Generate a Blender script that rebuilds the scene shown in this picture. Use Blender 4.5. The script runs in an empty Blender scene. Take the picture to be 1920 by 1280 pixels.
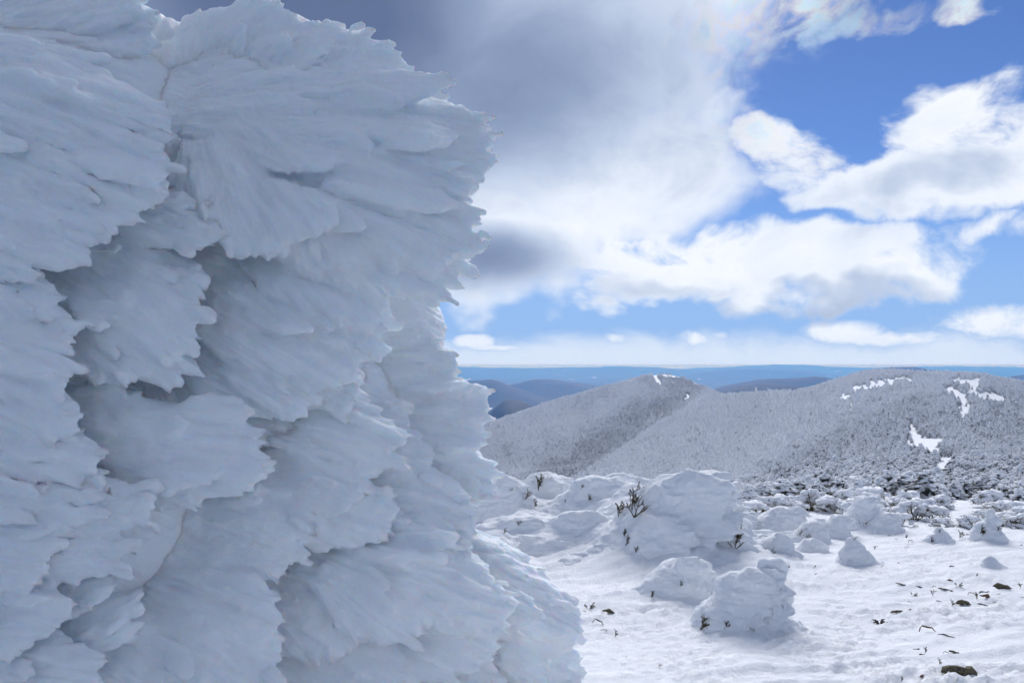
import bpy, bmesh, math, random
import numpy as np
from mathutils import Vector

scene = bpy.context.scene
COL = scene.collection
R = math.radians
F = 1400.0           # focal length in photograph pixels (1920 wide)
EYE = 1.70           # camera height above the snow
HY = 684.0           # eye level in the photograph

# ------------------------------------------------------------------ camera
cam = bpy.data.cameras.new('camera')
cam.sensor_width = 36.0
cam.lens = F / 1920 * 36.0
cam.shift_y = (HY - 640.0) / 1920.0
cam.clip_start = 0.05
cam.clip_end = 400000.0
cam_o = bpy.data.objects.new('camera', cam)
cam_o.location = (0, 0, EYE)
cam_o.rotation_euler = (R(90), 0, 0)
COL.objects.link(cam_o)
scene.camera = cam_o

# ------------------------------------------------------------------ render settings
scene.render.engine = 'CYCLES'
cy = scene.cycles
cy.use_denoising = True
try:
    cy.denoiser = 'OPENIMAGEDENOISE'
except Exception:
    pass
cy.use_adaptive_sampling = True
cy.adaptive_threshold = 0.04
cy.adaptive_min_samples = 16
cy.max_bounces = 7
cy.diffuse_bounces = 6
cy.glossy_bounces = 2
cy.transmission_bounces = 4
cy.volume_bounces = 1
cy.transparent_max_bounces = 6
cy.caustics_reflective = False
cy.caustics_refractive = False
vs = scene.view_settings
vs.view_transform = 'Standard'
vs.look = 'None'
vs.gamma = 1.0
vs.use_curve_mapping = False
vs.exposure = 0.58

# ------------------------------------------------------------------ sun
SUN_AZ = R(11)       # to the right of the view axis (+Y)
SUN_EL = R(36)
sun = bpy.data.lights.new('sun', 'SUN')
sun.energy = 2.2
sun.angle = R(35)
sun.color = (1.0, 0.98, 0.96)
sun_o = bpy.data.objects.new('sun', sun)
sd = Vector((math.sin(SUN_AZ) * math.cos(SUN_EL), math.cos(SUN_AZ) * math.cos(SUN_EL), math.sin(SUN_EL)))
sun_o.rotation_euler = sd.to_track_quat('Z', 'Y').to_euler()
sun_o.location = (0, 0, 50)
COL.objects.link(sun_o)

# ------------------------------------------------------------------ node helpers
class NB:
    """small helper that writes shader node trees"""
    def __init__(self, tree):
        self.t = tree
        self.n = tree.nodes
        self.l = tree.links
    def put(self, sock, v):
        if v is None:
            return
        if isinstance(v, bpy.types.NodeSocket):
            self.l.new(v, sock)
        else:
            sock.default_value = v
    def m(self, op, a, b=None, c=None, clamp=False):
        n = self.n.new('ShaderNodeMath')
        n.operation = op
        n.use_clamp = clamp
        self.put(n.inputs[0], a)
        self.put(n.inputs[1], b)
        self.put(n.inputs[2], c)
        return n.outputs[0]
    def add(self, a, b): return self.m('ADD', a, b)
    def sub(self, a, b): return self.m('SUBTRACT', a, b)
    def mul(self, a, b): return self.m('MULTIPLY', a, b)
    def mx(self, a, b): return self.m('MAXIMUM', a, b)
    def mn(self, a, b): return self.m('MINIMUM', a, b)
    def mad(self, a, b, c): return self.m('MULTIPLY_ADD', a, b, c)
    def sstep(self, v, lo, hi):
        n = self.n.new('ShaderNodeMapRange')
        n.interpolation_type = 'SMOOTHSTEP'
        self.put(n.inputs[0], v)
        n.inputs[1].default_value = lo
        n.inputs[2].default_value = hi
        n.inputs[3].default_value = 0
        n.inputs[4].default_value = 1
        return n.outputs[0]
    def lin(self, v, lo, hi, a=0.0, b=1.0):
        n = self.n.new('ShaderNodeMapRange')
        self.put(n.inputs[0], v)
        n.inputs[1].default_value = lo
        n.inputs[2].default_value = hi
        n.inputs[3].default_value = a
        n.inputs[4].default_value = b
        return n.outputs[0]
    def xyz(self, x, y, z):
        n = self.n.new('ShaderNodeCombineXYZ')
        self.put(n.inputs[0], x); self.put(n.inputs[1], y); self.put(n.inputs[2], z)
        return n.outputs[0]
    def noise(self, vec, scale, detail=4.0, rough=0.5, dist=0.0, lac=2.0, dims='3D'):
        n = self.n.new('ShaderNodeTexNoise')
        n.noise_dimensions = dims
        n.inputs['Scale'].default_value = scale
        n.inputs['Detail'].default_value = detail
        n.inputs['Roughness'].default_value = rough
        n.inputs['Distortion'].default_value = dist
        n.inputs['Lacunarity'].default_value = lac
        if vec is not None:
            self.l.new(vec, n.inputs['Vector'])
        return n.outputs[0]
    def mixc(self, f, a, b, mode='MIX'):
        n = self.n.new('ShaderNodeMix')
        n.data_type = 'RGBA'
        n.blend_type = mode
        self.put(n.inputs[0], f)
        for s, v in ((n.inputs[6], a), (n.inputs[7], b)):
            if isinstance(v, tuple) and len(v) == 3:
                v = (*v, 1.0)
            self.put(s, v)
        return n.outputs[2]
    def vmul(self, v, xyz):
        n = self.n.new('ShaderNodeVectorMath')
        n.operation = 'MULTIPLY'
        self.l.new(v, n.inputs[0])
        n.inputs[1].default_value = xyz
        return n.outputs[0]
    def vadd(self, v, w):
        n = self.n.new('ShaderNodeVectorMath')
        n.operation = 'ADD'
        self.put(n.inputs[0], v); self.put(n.inputs[1], w)
        return n.outputs[0]

def pxdir(px, py):
    """direction through a photograph pixel -> (azimuth, elevation) in degrees"""
    x, z = (px - 960.0) / F, (HY - py) / F
    return math.degrees(math.atan2(x, 1.0)), math.degrees(math.atan2(z, math.hypot(x, 1.0)))

# ------------------------------------------------------------------ sky
world = bpy.data.worlds.new('World')
scene.world = world
world.use_nodes = True
wt = world.node_tree
wt.nodes.clear()
B = NB(wt)
SKY_STRENGTH = 0.10
K = 1.0 / SKY_STRENGTH
sky = wt.nodes.new('ShaderNodeTexSky')
sky.sky_type = 'NISHITA'
sky.sun_disc = False
sky.sun_elevation = SUN_EL
sky.sun_rotation = SUN_AZ
sky.altitude = 1200
sky.air_density = 1.0
sky.dust_density = 0.2
sky.ozone_density = 3.0
tc = wt.nodes.new('ShaderNodeTexCoord')
dirv = tc.outputs['Generated']
sep = wt.nodes.new('ShaderNodeSeparateXYZ')
wt.links.new(dirv, sep.inputs[0])
dx, dy, dz = sep.outputs
az = B.mul(B.m('ARCTAN2', dx, dy), 180 / math.pi)
el = B.mul(B.m('ARCSINE', dz), 180 / math.pi)
# clouds flatten toward the horizon: look-up vector stretched in elevation
cvec = B.xyz(B.mul(az, 0.06), B.mul(el, 0.085), 0.0)
wn = wt.nodes.new('ShaderNodeTexNoise')
wn.noise_dimensions = '2D'
wn.inputs['Scale'].default_value = 1.1
wn.inputs['Detail'].default_value = 3
wt.links.new(cvec, wn.inputs['Vector'])
warp = B.vmul(B.vadd(wn.outputs['Color'], (-0.5, -0.5, -0.5)), (0.5, 0.5, 0.0))
cvw = B.vadd(cvec, warp)
big = B.sub(B.noise(cvw, 1.6, 6, 0.56, dims='2D'), 0.5)
fine = B.sub(B.noise(B.vadd(cvw, (7.3, 2.1, 0)), 5.0, 7, 0.64, dims='2D'), 0.5)
waz = B.add(az, B.mul(B.sub(B.noise(cvec, 2.2, 3, 0.55, dims='2D'), 0.5), 7.0))
wel = B.add(el, B.mul(B.sub(B.noise(B.vadd(cvec, (3.7, 9.1, 0)), 2.2, 3, 0.55, dims='2D'), 0.5), 6.0))

AE = B.xyz(az, el, 0.0)
WAE = B.xyz(waz, wel, 0.0)
def blob(px, py, rx, ry, amp=1.0, soft=False):
    a, e = pxdir(px, py)
    k = math.degrees(1 / F) * (1.75 if soft else 1.3)
    n = wt.nodes.new('ShaderNodeVectorMath')
    n.operation = 'MULTIPLY_ADD'
    wt.links.new(AE if soft else WAE, n.inputs[0])
    n.inputs[1].default_value = (1 / (rx * k), 1 / (ry * k), 0)
    n.inputs[2].default_value = (-a / (rx * k), -e / (ry * k), 0)
    d = wt.nodes.new('ShaderNodeVectorMath')
    d.operation = 'DOT_PRODUCT'
    wt.links.new(n.outputs[0], d.inputs[0])
    wt.links.new(n.outputs[0], d.inputs[1])
    q = d.outputs['Value']
    if soft is True:
        g = B.m('SUBTRACT', 1.0, q, clamp=True)
        return B.mul(B.mul(g, g), amp)
    return B.mad(q, -amp, amp)

def total(bs, op='MAXIMUM'):
    r = bs[0]
    for b in bs[1:]:
        r = B.m(op, r, b)
    return r

# overcast deck: the heavy grey cloud over the left that goes on overhead and behind
deck_blobs = total([
    blob(1010, 120, 400, 330), blob(600, 60, 700, 330), blob(-300, 150, 900, 420),
    blob(1120, 300, 260, 200), blob(960, 450, 240, 120), blob(1330, 20, 160, 110, 0.8),
    blob(1340, 210, 95, 90, 0.75), blob(1290, 290, 110, 60, 0.7)])
cum_blobs = total([
    blob(1780, 235, 110, 85), blob(1870, 320, 190, 75), blob(1640, 320, 190, 52), blob(1460, 270, 80, 55, 0.9),
    blob(2080, 260, 200, 130), blob(1540, 480, 260, 62), blob(1310, 510, 330, 66), blob(1640, 530, 150, 48),
    blob(1130, 480, 230, 80), blob(1900, 430, 80, 28, 0.75), blob(1800, 470, 40, 14, 0.6),
    blob(1890, 600, 90, 24, 0.85, 2), blob(1580, 622, 56, 18, 0.8, 2), blob(1720, 634, 110, 12, 0.7, 2),
    blob(1320, 634, 40, 15, 0.8, 2), blob(1168, 634, 42, 12, 0.7, 2), blob(890, 640, 34, 11, 0.8, 2), blob(940, 652, 70, 5, 0.65, 2),
    blob(1560, 25, 130, 40, 0.62), blob(1640, 65, 110, 26, 0.55), blob(1790, 10, 60, 22, 0.6)])
# everywhere else: scattered cumulus
behind = B.m('COSINE', B.mul(az, math.pi / 180))           # 1 ahead, -1 behind
scatter = B.mul(B.sstep(B.add(B.mul(big, 1.6), B.mul(fine, 0.4)), -0.24, 0.45), B.sstep(behind, 0.82, 0.45))
deck_d = B.sstep(B.add(deck_blobs, B.add(B.mul(big, 0.85), B.mul(fine, 0.30))), 0.16, 0.78)
cum_d = B.sstep(B.add(cum_blobs, B.add(B.mul(big, 1.0), B.mul(fine, 0.95))), 0.33, 0.86)
wisps = B.mul(B.sstep(B.add(B.mul(big, 0.8), fine), 0.15, 0.8), 0.14)
cov = B.m('MAXIMUM', B.mx(deck_d, cum_d), B.mx(scatter, wisps))
# bank of pale cloud low on the horizon
bank = B.mul(B.sstep(B.add(el, B.mad(big, 3.4, B.mul(fine, 1.6))), 2.7, 0.7), 0.72)
cov = B.mx(cov, bank)
cov = B.mn(cov, 0.985)

# cloud brightness: thin and sun-facing parts white, thick parts grey
dark = total([
    blob(960, 140, 340, 190, 0.68, True), blob(560, 20, 420, 240, 1.0, True), blob(-100, 100, 600, 420, 0.95, True),
    blob(920, 482, 150, 55, 0.72, True), blob(1540, 565, 250, 26, 0.36), blob(1130, 230, 160, 120, 0.22, True),
    blob(1250, 545, 160, 22, 0.22), blob(1760, 320, 130, 32, 0.24), blob(1650, 30, 90, 60, 0.30)])
rough_k = B.sub(0.75, B.mul(dark, 0.75))
thick = B.add(B.add(dark, 0.08), B.mul(B.mul(B.add(big, B.mul(fine, 0.35)), rough_k), cov))
thick = B.add(thick, B.mul(B.sstep(behind, 0.75, 0.2), 0.02))
thick = B.add(thick, B.mul(B.mul(B.sstep(az, -38, -75), B.sstep(az, -178, -140)), 0.08))     # unseen deck on the left, thickened to dim the wall
thick = B.m('ADD', thick, B.mul(B.sub(1.0, bank), 0.0), clamp=True)
ramp = wt.nodes.new('ShaderNodeValToRGB')
cr = ramp.color_ramp
cr.elements[0].position = 0.0
cr.elements[0].color = (0.63, 0.655, 0.69, 1)
cr.elements[1].position = 1.0
cr.elements[1].color = (0.085, 0.12, 0.215, 1)
for pos, c in ((0.18, (0.55, 0.595, 0.67)), (0.42, (0.36, 0.42, 0.54)), (0.68, (0.20, 0.255, 0.375))):
    e_ = cr.elements.new(pos)
    e_.color = (*c, 1)
wt.links.new(thick, ramp.inputs[0])
ccol = ramp.outputs[0]
bank_c = (0.50, 0.565, 0.65)
ccol = B.mixc(B.mul(bank, 0.75), ccol, bank_c)
# faint iridescence in thin cloud close to the sun
iri = wt.nodes.new('ShaderNodeValToRGB')
ir = iri.color_ramp
ir.elements[0].color = (1.0, 0.80, 0.72, 1)
ir.elements[1].color = (0.95, 0.86, 1.0, 1)
for pos, c in ((0.35, (1.0, 0.97, 0.80)), (0.55, (0.70, 0.97, 0.95)), (0.75, (0.72, 0.86, 1.0))):
    e_ = ir.elements.new(pos)
    e_.color = (*c, 1)
wt.links.new(B.m('FRACT', B.mul(B.add(big, fine), 3.0)), iri.inputs[0])
iri_m = B.mul(B.mx(blob(1600, 40, 260, 70, 0.75), blob(1450, 250, 100, 60, 0.30)), 0.9)
ccol = B.mixc(iri_m, ccol, B.mixc(1.0, ccol, iri.outputs[0], 'MULTIPLY'))
skyc = B.mixc(1.0, sky.outputs[0], (0.33, 0.425, 0.61), 'MULTIPLY')
scale_c = B.mixc(1.0, ccol, (K, K, K), 'MULTIPLY')
for nd in wt.nodes:
    if nd.type == 'MIX':
        nd.clamp_result = False
        nd.clamp_factor = True
veil = B.mul(B.sstep(el, 15.0, 1.5), 0.85)
skyc = B.mixc(veil, skyc, (0.20 * K, 0.33 * K, 0.58 * K))
low = B.sstep(el, -0.9, -1.6)
rim = B.sstep(el, 0.06, -0.06)
final = B.mixc(low, B.mixc(rim, B.mixc(cov, skyc, scale_c), (0.45 * K, 0.64 * K, 0.80 * K)), (0.10 * K, 0.14 * K, 0.20 * K))
bg = wt.nodes.new('ShaderNodeBackground')
bg.inputs['Strength'].default_value = SKY_STRENGTH
wt.links.new(final, bg.inputs['Color'])
wo = wt.nodes.new('ShaderNodeOutputWorld')
wt.links.new(bg.outputs[0], wo.inputs['Surface'])
world.cycles.sampling_method = 'MANUAL'
world.cycles.sample_map_resolution = 512

# ------------------------------------------------------------------ numeric noise
_rng = np.random.RandomState(11)
_perm = np.concatenate([_rng.permutation(256)] * 3)
_g = _rng.normal(size=(256, 3)); _g /= np.linalg.norm(_g, axis=1)[:, None]
_perm = _perm.astype(np.int32)
_g = _g.astype(np.float32)
_gx, _gy, _gz = [np.ascontiguousarray(_g[:, k]) for k in range(3)]
def perlin(p):
    p = np.asarray(p, dtype=np.float32)
    sh = p.shape[:-1]
    p = p.reshape(-1, 3)
    x, y, z = p[:, 0], p[:, 1], p[:, 2]
    fx, fy, fz = np.floor(x), np.floor(y), np.floor(z)
    ix, iy, iz = fx.astype(np.int32) & 255, fy.astype(np.int32) & 255, fz.astype(np.int32) & 255
    x, y, z = x - fx, y - fy, z - fz
    u, v, w = [t * t * t * (t * (t * 6 - 15) + 10) for t in (x, y, z)]
    a0, a1 = _perm[ix], _perm[ix + 1]
    b00, b10, b01, b11 = _perm[a0 + iy], _perm[a1 + iy], _perm[a0 + iy + 1], _perm[a1 + iy + 1]
    def gr(h, ox, oy, oz):
        return _gx[h] * (x - ox) + _gy[h] * (y - oy) + _gz[h] * (z - oz)
    def layer(o):
        c = iz + o
        n0 = gr(_perm[b00 + c], 0, 0, o); n1_ = gr(_perm[b10 + c], 1, 0, o)
        n2 = gr(_perm[b01 + c], 0, 1, o); n3 = gr(_perm[b11 + c], 1, 1, o)
        m0 = n0 + u * (n1_ - n0); m1 = n2 + u * (n3 - n2)
        return m0 + v * (m1 - m0)
    l0, l1 = layer(0), layer(1)
    return ((l0 + w * (l1 - l0)) * 1.6).reshape(sh).astype(np.float64)
def fbm(p, octs=4, gain=0.5, lac=2.03):
    p = np.asarray(p, dtype=np.float64)
    s, a = 0.0, 1.0
    for k in range(octs):
        s = s + a * perlin(p)
        p = p * lac + 17.31
        a *= gain
    return s
def v3(x, y, z=0.0):
    x, y, z = np.broadcast_arrays(x, y, z)
    return np.stack([x, y, z], -1)
def sst(x, a, b):
    t = np.clip((x - a) / (b - a), 0, 1)
    return t * t * (3 - 2 * t)

# ------------------------------------------------------------------ object helpers
def mesh_from(name, verts, faces, smooth=True, uv=None):
    verts = np.asarray(verts, dtype=np.float32).reshape(-1, 3)
    faces = np.asarray(faces, dtype=np.int32)
    me = bpy.data.meshes.new(name)
    k = faces.shape[1]
    me.vertices.add(len(verts))
    me.vertices.foreach_set('co', verts.ravel())
    me.loops.add(faces.size)
    me.loops.foreach_set('vertex_index', faces.ravel())
    me.polygons.add(len(faces))
    me.polygons.foreach_set('loop_start', np.arange(0, faces.size, k, dtype=np.int32))
    me.polygons.foreach_set('loop_total', np.full(len(faces), k, dtype=np.int32))
    if uv is not None:
        ul = me.uv_layers.new(name='flow')
        ul.data.foreach_set('uv', np.asarray(uv, dtype=np.float32)[faces.ravel()].ravel())
    me.update(calc_edges=True)
    me.validate()
    if smooth:
        me.polygons.foreach_set('use_smooth', np.ones(len(me.polygons), dtype=bool))
    return me
def link(name, me, mat=None, parent=None):
    o = bpy.data.objects.new(name, me)
    COL.objects.link(o)
    if mat is not None and me is not None and not me.materials:
        me.materials.append(mat)
    if parent is not None:
        o.parent = parent
    return o
def tag(o, label=None, cat=None, group=None, kind=None):
    if label: o['label'] = label
    if cat: o['category'] = cat
    if group: o['group'] = group
    if kind: o['kind'] = kind
    return o
def empty(name, loc, rz=0.0):
    o = bpy.data.objects.new(name, None)
    o.location = loc
    o.rotation_euler = (0, 0, rz)
    o.empty_display_size = 0.1
    COL.objects.link(o)
    return o
def grid_faces(n, m, off=0):
    a = np.arange(n * m).reshape(n, m) + off
    return np.stack([a[:-1, :-1], a[:-1, 1:], a[1:, 1:], a[1:, :-1]], -1).reshape(-1, 4)

def new_mat(name):
    m = bpy.data.materials.new(name)
    m.use_nodes = True
    b = NB(m.node_tree)
    p = m.node_tree.nodes['Principled BSDF']
    return m, b, p
def bump(b, p, height, strength, dist):
    n = b.n.new('ShaderNodeBump')
    n.inputs['Strength'].default_value = strength
    n.inputs['Distance'].default_value = dist
    b.l.new(height, n.inputs['Height'])
    b.l.new(n.outputs[0], p.inputs['Normal'])

# ------------------------------------------------------------------ materials
def mat_snow(name='wind_packed_snow'):
    m, b, p = new_mat(name)
    t = b.n.new('ShaderNodeTexCoord')
    ob = t.outputs['Object']
    n1 = b.noise(b.vmul(ob, (1.2, 3.5, 3.5)), 2.5, 6, 0.6)
    n2 = b.noise(ob, 28.0, 4, 0.65)
    n3 = b.noise(ob, 160.0, 2, 0.6)
    c = b.mixc(b.sstep(n1, 0.3, 0.7), (0.80, 0.83, 0.87), (0.87, 0.885, 0.90))
    b.l.new(c, p.inputs['Base Color'])
    p.inputs['Roughness'].default_value = 0.75
    p.inputs['Specular IOR Level'].default_value = 0.25
    h = b.add(b.mul(n2, 0.7), b.mul(n3, 0.3))
    bump(b, p, h, 0.75, 0.03)
    return m
M_SNOW = mat_snow()

def mat_hill():
    m, b, p = new_mat('forest_floor_snow')
    t = b.n.new('ShaderNodeTexCoord')
    n1 = b.noise(t.outputs['Object'], 0.05, 6, 0.6)
    c = b.mixc(n1, (0.74, 0.78, 0.83), (0.86, 0.875, 0.89))
    b.l.new(c, p.inputs['Base Color'])
    p.inputs['Roughness'].default_value = 0.85
    return m
M_HILL = mat_hill()

def mat_valley():
    m, b, p = new_mat('distant_woodland')
    t = b.n.new('ShaderNodeTexCoord')
    n1 = b.noise(t.outputs['Object'], 0.0006, 8, 0.62)
    n2 = b.noise(t.outputs['Object'], 0.004, 4, 0.6)
    c = b.mixc(b.sstep(n1, 0.35, 0.65), (0.010, 0.014, 0.018), (0.022, 0.027, 0.033))
    c = b.mixc(b.mul(b.sstep(n2, 0.45, 0.7), 0.25), c, (0.06, 0.066, 0.075))
    n3 = b.noise(b.vmul(t.outputs['Object'], (0.7, 0.35, 1.0)), 0.0016, 3, 0.5)
    c = b.mixc(b.sstep(n3, 0.69, 0.715), c, (0.55, 0.57, 0.6))
    b.l.new(c, p.inputs['Base Color'])
    p.inputs['Roughness'].default_value = 0.9
    return m
M_VALLEY = mat_valley()

# ------------------------------------------------------------------ terrain
DRIFTS = []
def ground_z(x, y):
    """height of the wind-packed snow near the camera"""
    x = np.asarray(x, float); y = np.asarray(y, float)
    d = np.hypot(x, y)
    z = -0.105 * y
    dr = 0.0 * x
    for bx, by, bw, bh in DRIFTS:
        dr = np.maximum(dr, bh * np.exp(-(((x - bx) / bw) ** 2 + ((y - by) / (bw * 0.9)) ** 2)))
    z = z + dr
    z = z + 0.10 * perlin(v3(x * 0.22, y * 0.22, 3.3)) * sst(d, 2, 6)
    z = z + 0.035 * perlin(v3(x * 0.55 + 4, y * 1.1, 8.1))
    return z
def ground_fine(x, y):
    u, v = x * 0.96 + y * 0.28, y * 0.96 - x * 0.28
    w = perlin(v3(u * 0.7, v * 0.7, 2.0))
    r1 = perlin(v3(u * 1.3 + 0.6 * w, v * 5.2 + 1.3 * w, 1.0))
    r2 = perlin(v3(u * 3.2, v * 11.0 + 2.0 * w, 5.0))
    r3 = fbm(v3(u * 9.0, v * 16.0, 7.0), 3, 0.55)
    patch = sst(perlin(v3(u * 0.5, v * 0.9, 12.0)), -0.35, 0.4)
    r4 = fbm(v3(u * 24.0, v * 34.0, 3.0), 2, 0.6)
    rough = sst(perlin(v3(u * 0.8, v * 1.1, 22.0)), -0.4, 0.4)
    return 0.042 * np.maximum(r1, -0.15) + patch * 0.022 * r2 + 0.027 * r3 * (0.25 + rough) + 0.015 * r4 * rough

def pix_ground(px, py):
    """where the sight line through a photograph pixel meets the snow"""
    tx, tz = (px - 960) / F, (HY - py) / F
    d = 3.0
    lo, hi = 1.5, 60.0
    for _ in range(34):
        d = 0.5 * (lo + hi)
        if EYE + tz * d > float(ground_z(tx * d, d)):
            lo = d
        else:
            hi = d
    return np.array([tx * d, d, float(ground_z(tx * d, d))])

def build_ground():
    n, m = 470, 460
    ta = np.tan(np.linspace(R(-42), R(44), m))
    dd = np.exp(np.linspace(math.log(0.9), math.log(26.0), n))
    D, T = np.meshgrid(dd, ta, indexing='ij')
    X, Y = D * T, D
    Z = ground_z(X, Y) + ground_fine(X, Y) - 0.5 * sst(Y, 20, 26)
    o = link('snow_ground', mesh_from('snow_ground', v3(X, Y, Z), grid_faces(n, m)), M_SNOW)
    tag(o, 'wind-rippled white snow across the foreground', kind='structure')

# columns of the hillside: photograph x -> knots (distance, photograph y)
HILL = {
    300:  [(16, 960), (30, 985), (70, 1040), (160, 1060), (300, 1030), (450, 1000), (560, 985), (680, 985), (850, 960), (1100, 925), (1300, 910), (1600, 940), (2600, 1000)],
    700:  [(16, 960), (30, 985), (70, 1030), (160, 1020), (300, 975), (430, 940), (520, 928), (640, 925), (820, 895), (1050, 868), (1250, 855), (1600, 880), (2600, 960)],
    900:  [(16, 960), (30, 985), (70, 1020), (160, 990), (280, 940), (380, 910), (460, 897), (560, 892), (800, 848), (1050, 815), (1250, 801), (1600, 830), (2600, 930)],
    1000: [(16, 960), (30, 980), (70, 1010), (160, 975), (270, 925), (360, 900), (420, 889), (520, 886), (800, 826), (1150, 782), (1350, 768), (1700, 795), (2600, 910)],
    1130: [(16, 958), (30, 975), (65, 1000), (150, 955), (250, 905), (330, 880), (380, 867), (480, 872), (800, 798), (1200, 742), (1400, 728), (1700, 750), (2600, 900)],
    1240: [(16, 956), (30, 970), (60, 980), (140, 930), (260, 875), (400, 822), (500, 797), (610, 806), (900, 752), (1280, 712), (1430, 703), (1700, 722), (2600, 880)],
    1350: [(16, 954), (32, 962), (60, 955), (130, 920), (250, 865), (420, 800), (660, 746), (790, 768), (1000, 765), (1350, 745), (1480, 742), (1750, 770), (2600, 880)],
    1500: [(16, 950), (34, 950), (60, 938), (120, 898), (250, 838), (450, 776), (690, 736), (850, 760), (1100, 790), (1400, 800), (1550, 800), (1800, 830), (2600, 900)],
    1650: [(16, 952), (34, 948), (60, 928), (115, 886), (230, 826), (430, 752), (690, 700), (850, 730), (1100, 780), (1400, 810), (1550, 815), (1800, 840), (2600, 900)],
    1780: [(16, 955), (34, 950), (58, 925), (105, 884), (215, 824), (410, 752), (680, 702), (850, 735), (1100, 790), (1400, 815), (1550, 820), (1800, 850), (2600, 910)],
    1920: [(16, 960), (34, 955), (58, 930), (105, 890), (215, 836), (410, 770), (680, 722), (850, 750), (1100, 800), (1400, 820), (1550, 830), (1800, 860), (2600, 920)],
    2300: [(16, 960), (34, 960), (58, 940), (105, 905), (215, 860), (410, 810), (680, 775), (850, 800), (1100, 830), (1400, 850), (1550, 860), (1800, 890), (2600, 940)],
}
def pchip_like(xs, ys, q):
    """monotone cubic through the columns of ys"""
    xs = np.asarray(xs, float); ys = np.asarray(ys, float); q = np.asarray(q, float)
    h = np.diff(xs)
    sh = (slice(None),) + (None,) * (ys.ndim - 1)
    dl = np.diff(ys, axis=0) / h[sh]
    m = np.zeros_like(ys)
    s = np.sign(dl[:-1]) * np.sign(dl[1:])
    den = np.where(np.abs(dl[:-1]) + np.abs(dl[1:]) < 1e-12, 1, dl[:-1] + dl[1:])
    m[1:-1] = np.where(s > 0, 2 * dl[:-1] * dl[1:] / den, 0)
    m[0], m[-1] = dl[0], dl[-1]
    i = np.clip(np.searchsorted(xs, q) - 1, 0, len(xs) - 2)
    t = (q - xs[i]) / h[i]
    t = t[sh]; hh = h[i][sh]
    return ((2*t**3-3*t**2+1)*ys[i] + (t**3-2*t**2+t)*hh*m[i] + (-2*t**3+3*t**2)*ys[i+1] + (t**3-t**2)*hh*m[i+1])
_hx = sorted(HILL)
_hk = np.array([HILL[x] for x in _hx], float)      # columns x knots x 2
def hill_pts(px, k):
    """points of the hillside at photograph column px and knot parameter k (arrays of one length)"""
    col = pchip_like(_hx, np.stack([np.log(_hk[..., 0]), _hk[..., 1]], -1), px)   # N x knots x 2
    i = np.clip(np.floor(k).astype(int), 0, _hk.shape[1] - 2)
    t = (k - i)[:, None]
    r = np.arange(len(px))
    km, kp = np.clip(i - 1, 0, None), np.clip(i + 2, None, _hk.shape[1] - 1)
    p0, p1, p2, p3 = col[r, km], col[r, i], col[r, i + 1], col[r, kp]
    c = 0.5 * ((2*p1) + (-p0+p2)*t + (2*p0-5*p1+4*p2-p3)*t**2 + (-p0+3*p1-3*p2+p3)*t**3)
    d = np.exp(c[:, 0])
    x = (px - 960) / F * d
    z = EYE + (HY - c[:, 1]) / F * d
    z = z - 0.45 * (1 - sst(d, 17, 26))
    z = z + d * 0.0030 * fbm(v3(x / d * 9 , np.log(d) * 3.0, 4.4), 3)
    return v3(x, d, z)
def build_hill():
    nx, nk = 300, 300
    px = np.linspace(300, 2300, nx)
    kk = np.linspace(0, _hk.shape[1] - 1, nk)
    Kg, Pg = np.meshgrid(kk, px, indexing='ij')
    pts = hill_pts(Pg.ravel(), Kg.ravel())
    o = link('hillside', mesh_from('hillside', pts, grid_faces(nk, nx)), M_HILL)
    tag(o, 'snowy mountain hillside under the rime-covered forest', kind='structure')
build_hill()

# valley floor, distant hills and frozen lakes
VZ = -820.0
def build_valley():
    n, m = 200, 330
    ta = np.tan(np.linspace(R(-50), R(50), m))
    dd = np.exp(np.linspace(math.log(2400), math.log(64000), n))
    D, T = np.meshgrid(dd, ta, indexing='ij')
    X, Y = D * T, D
    h = fbm(v3(X / 5200, Y / 5200, 0.7), 5, 0.5)
    Z = VZ + 130 * np.maximum(h, -0.2) 
    # distant hills seen in the photograph: (px, py of summit, distance, half width px, depth m)
    for px, py, d, w, dep in ((965, 752, 6500, 75, 1500), (900, 712, 14000, 90, 2500), (1030, 711, 18000, 80, 3000), (1420, 691, 42000, 110, 6000),
                              (1690, 689, 15000, 130, 2500), (1500, 706, 13000, 160, 2500), (1930, 704, 14000, 120, 2500),
                              (1130, 699, 50000, 160, 7000), (1300, 697, 60000, 200, 8000), (1820, 694, 48000, 120, 6000),
                              (700, 705, 16000, 200, 3000), (2200, 700, 20000, 240, 3000), (1440, 722, 8500, 130, 1600)):
        top = EYE + (HY - py) / F * d
        u = (X / Y - (px - 960) / F) / (w / F)
        v = (Y - d) / dep
        u = u / 1.5 + 0.22 * fbm(v3(X / (0.08 * d), Y / (0.16 * d), 5.0), 2)
        v = v + 0.25 * perlin(v3(X / 2500, Y / 2500, 9.0))
        rough = fbm(v3(X / (0.05 * d), Y / (0.10 * d), 2.2), 4, 0.55)
        g = np.exp(-(u * u + v * v)) * (1 + 0.06 * rough)
        Z = np.maximum(Z, VZ - 40 + (top - VZ + 40) * g)
    # a far mountain range closes the view
    far = sst(Y, 44000, 57000) * (1 - 0.4 * sst(Y, 60000, 64000))
    prof = 0.74 + 0.30 * fbm(v3(X / 9000, Y / 16000, 14.0), 4, 0.55) + 0.16 * perlin(v3(X / 26000, 0.3, 2.0))
    Z = np.maximum(Z, VZ + 820 * np.clip(prof, 0.2, 1.08) * far)
    o = link('valley', mesh_from('valley', v3(X, Y, Z), grid_faces(n, m)), M_VALLEY)
    tag(o, 'wooded valley and distant hills fading to blue', kind='structure')
build_valley()

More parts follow.
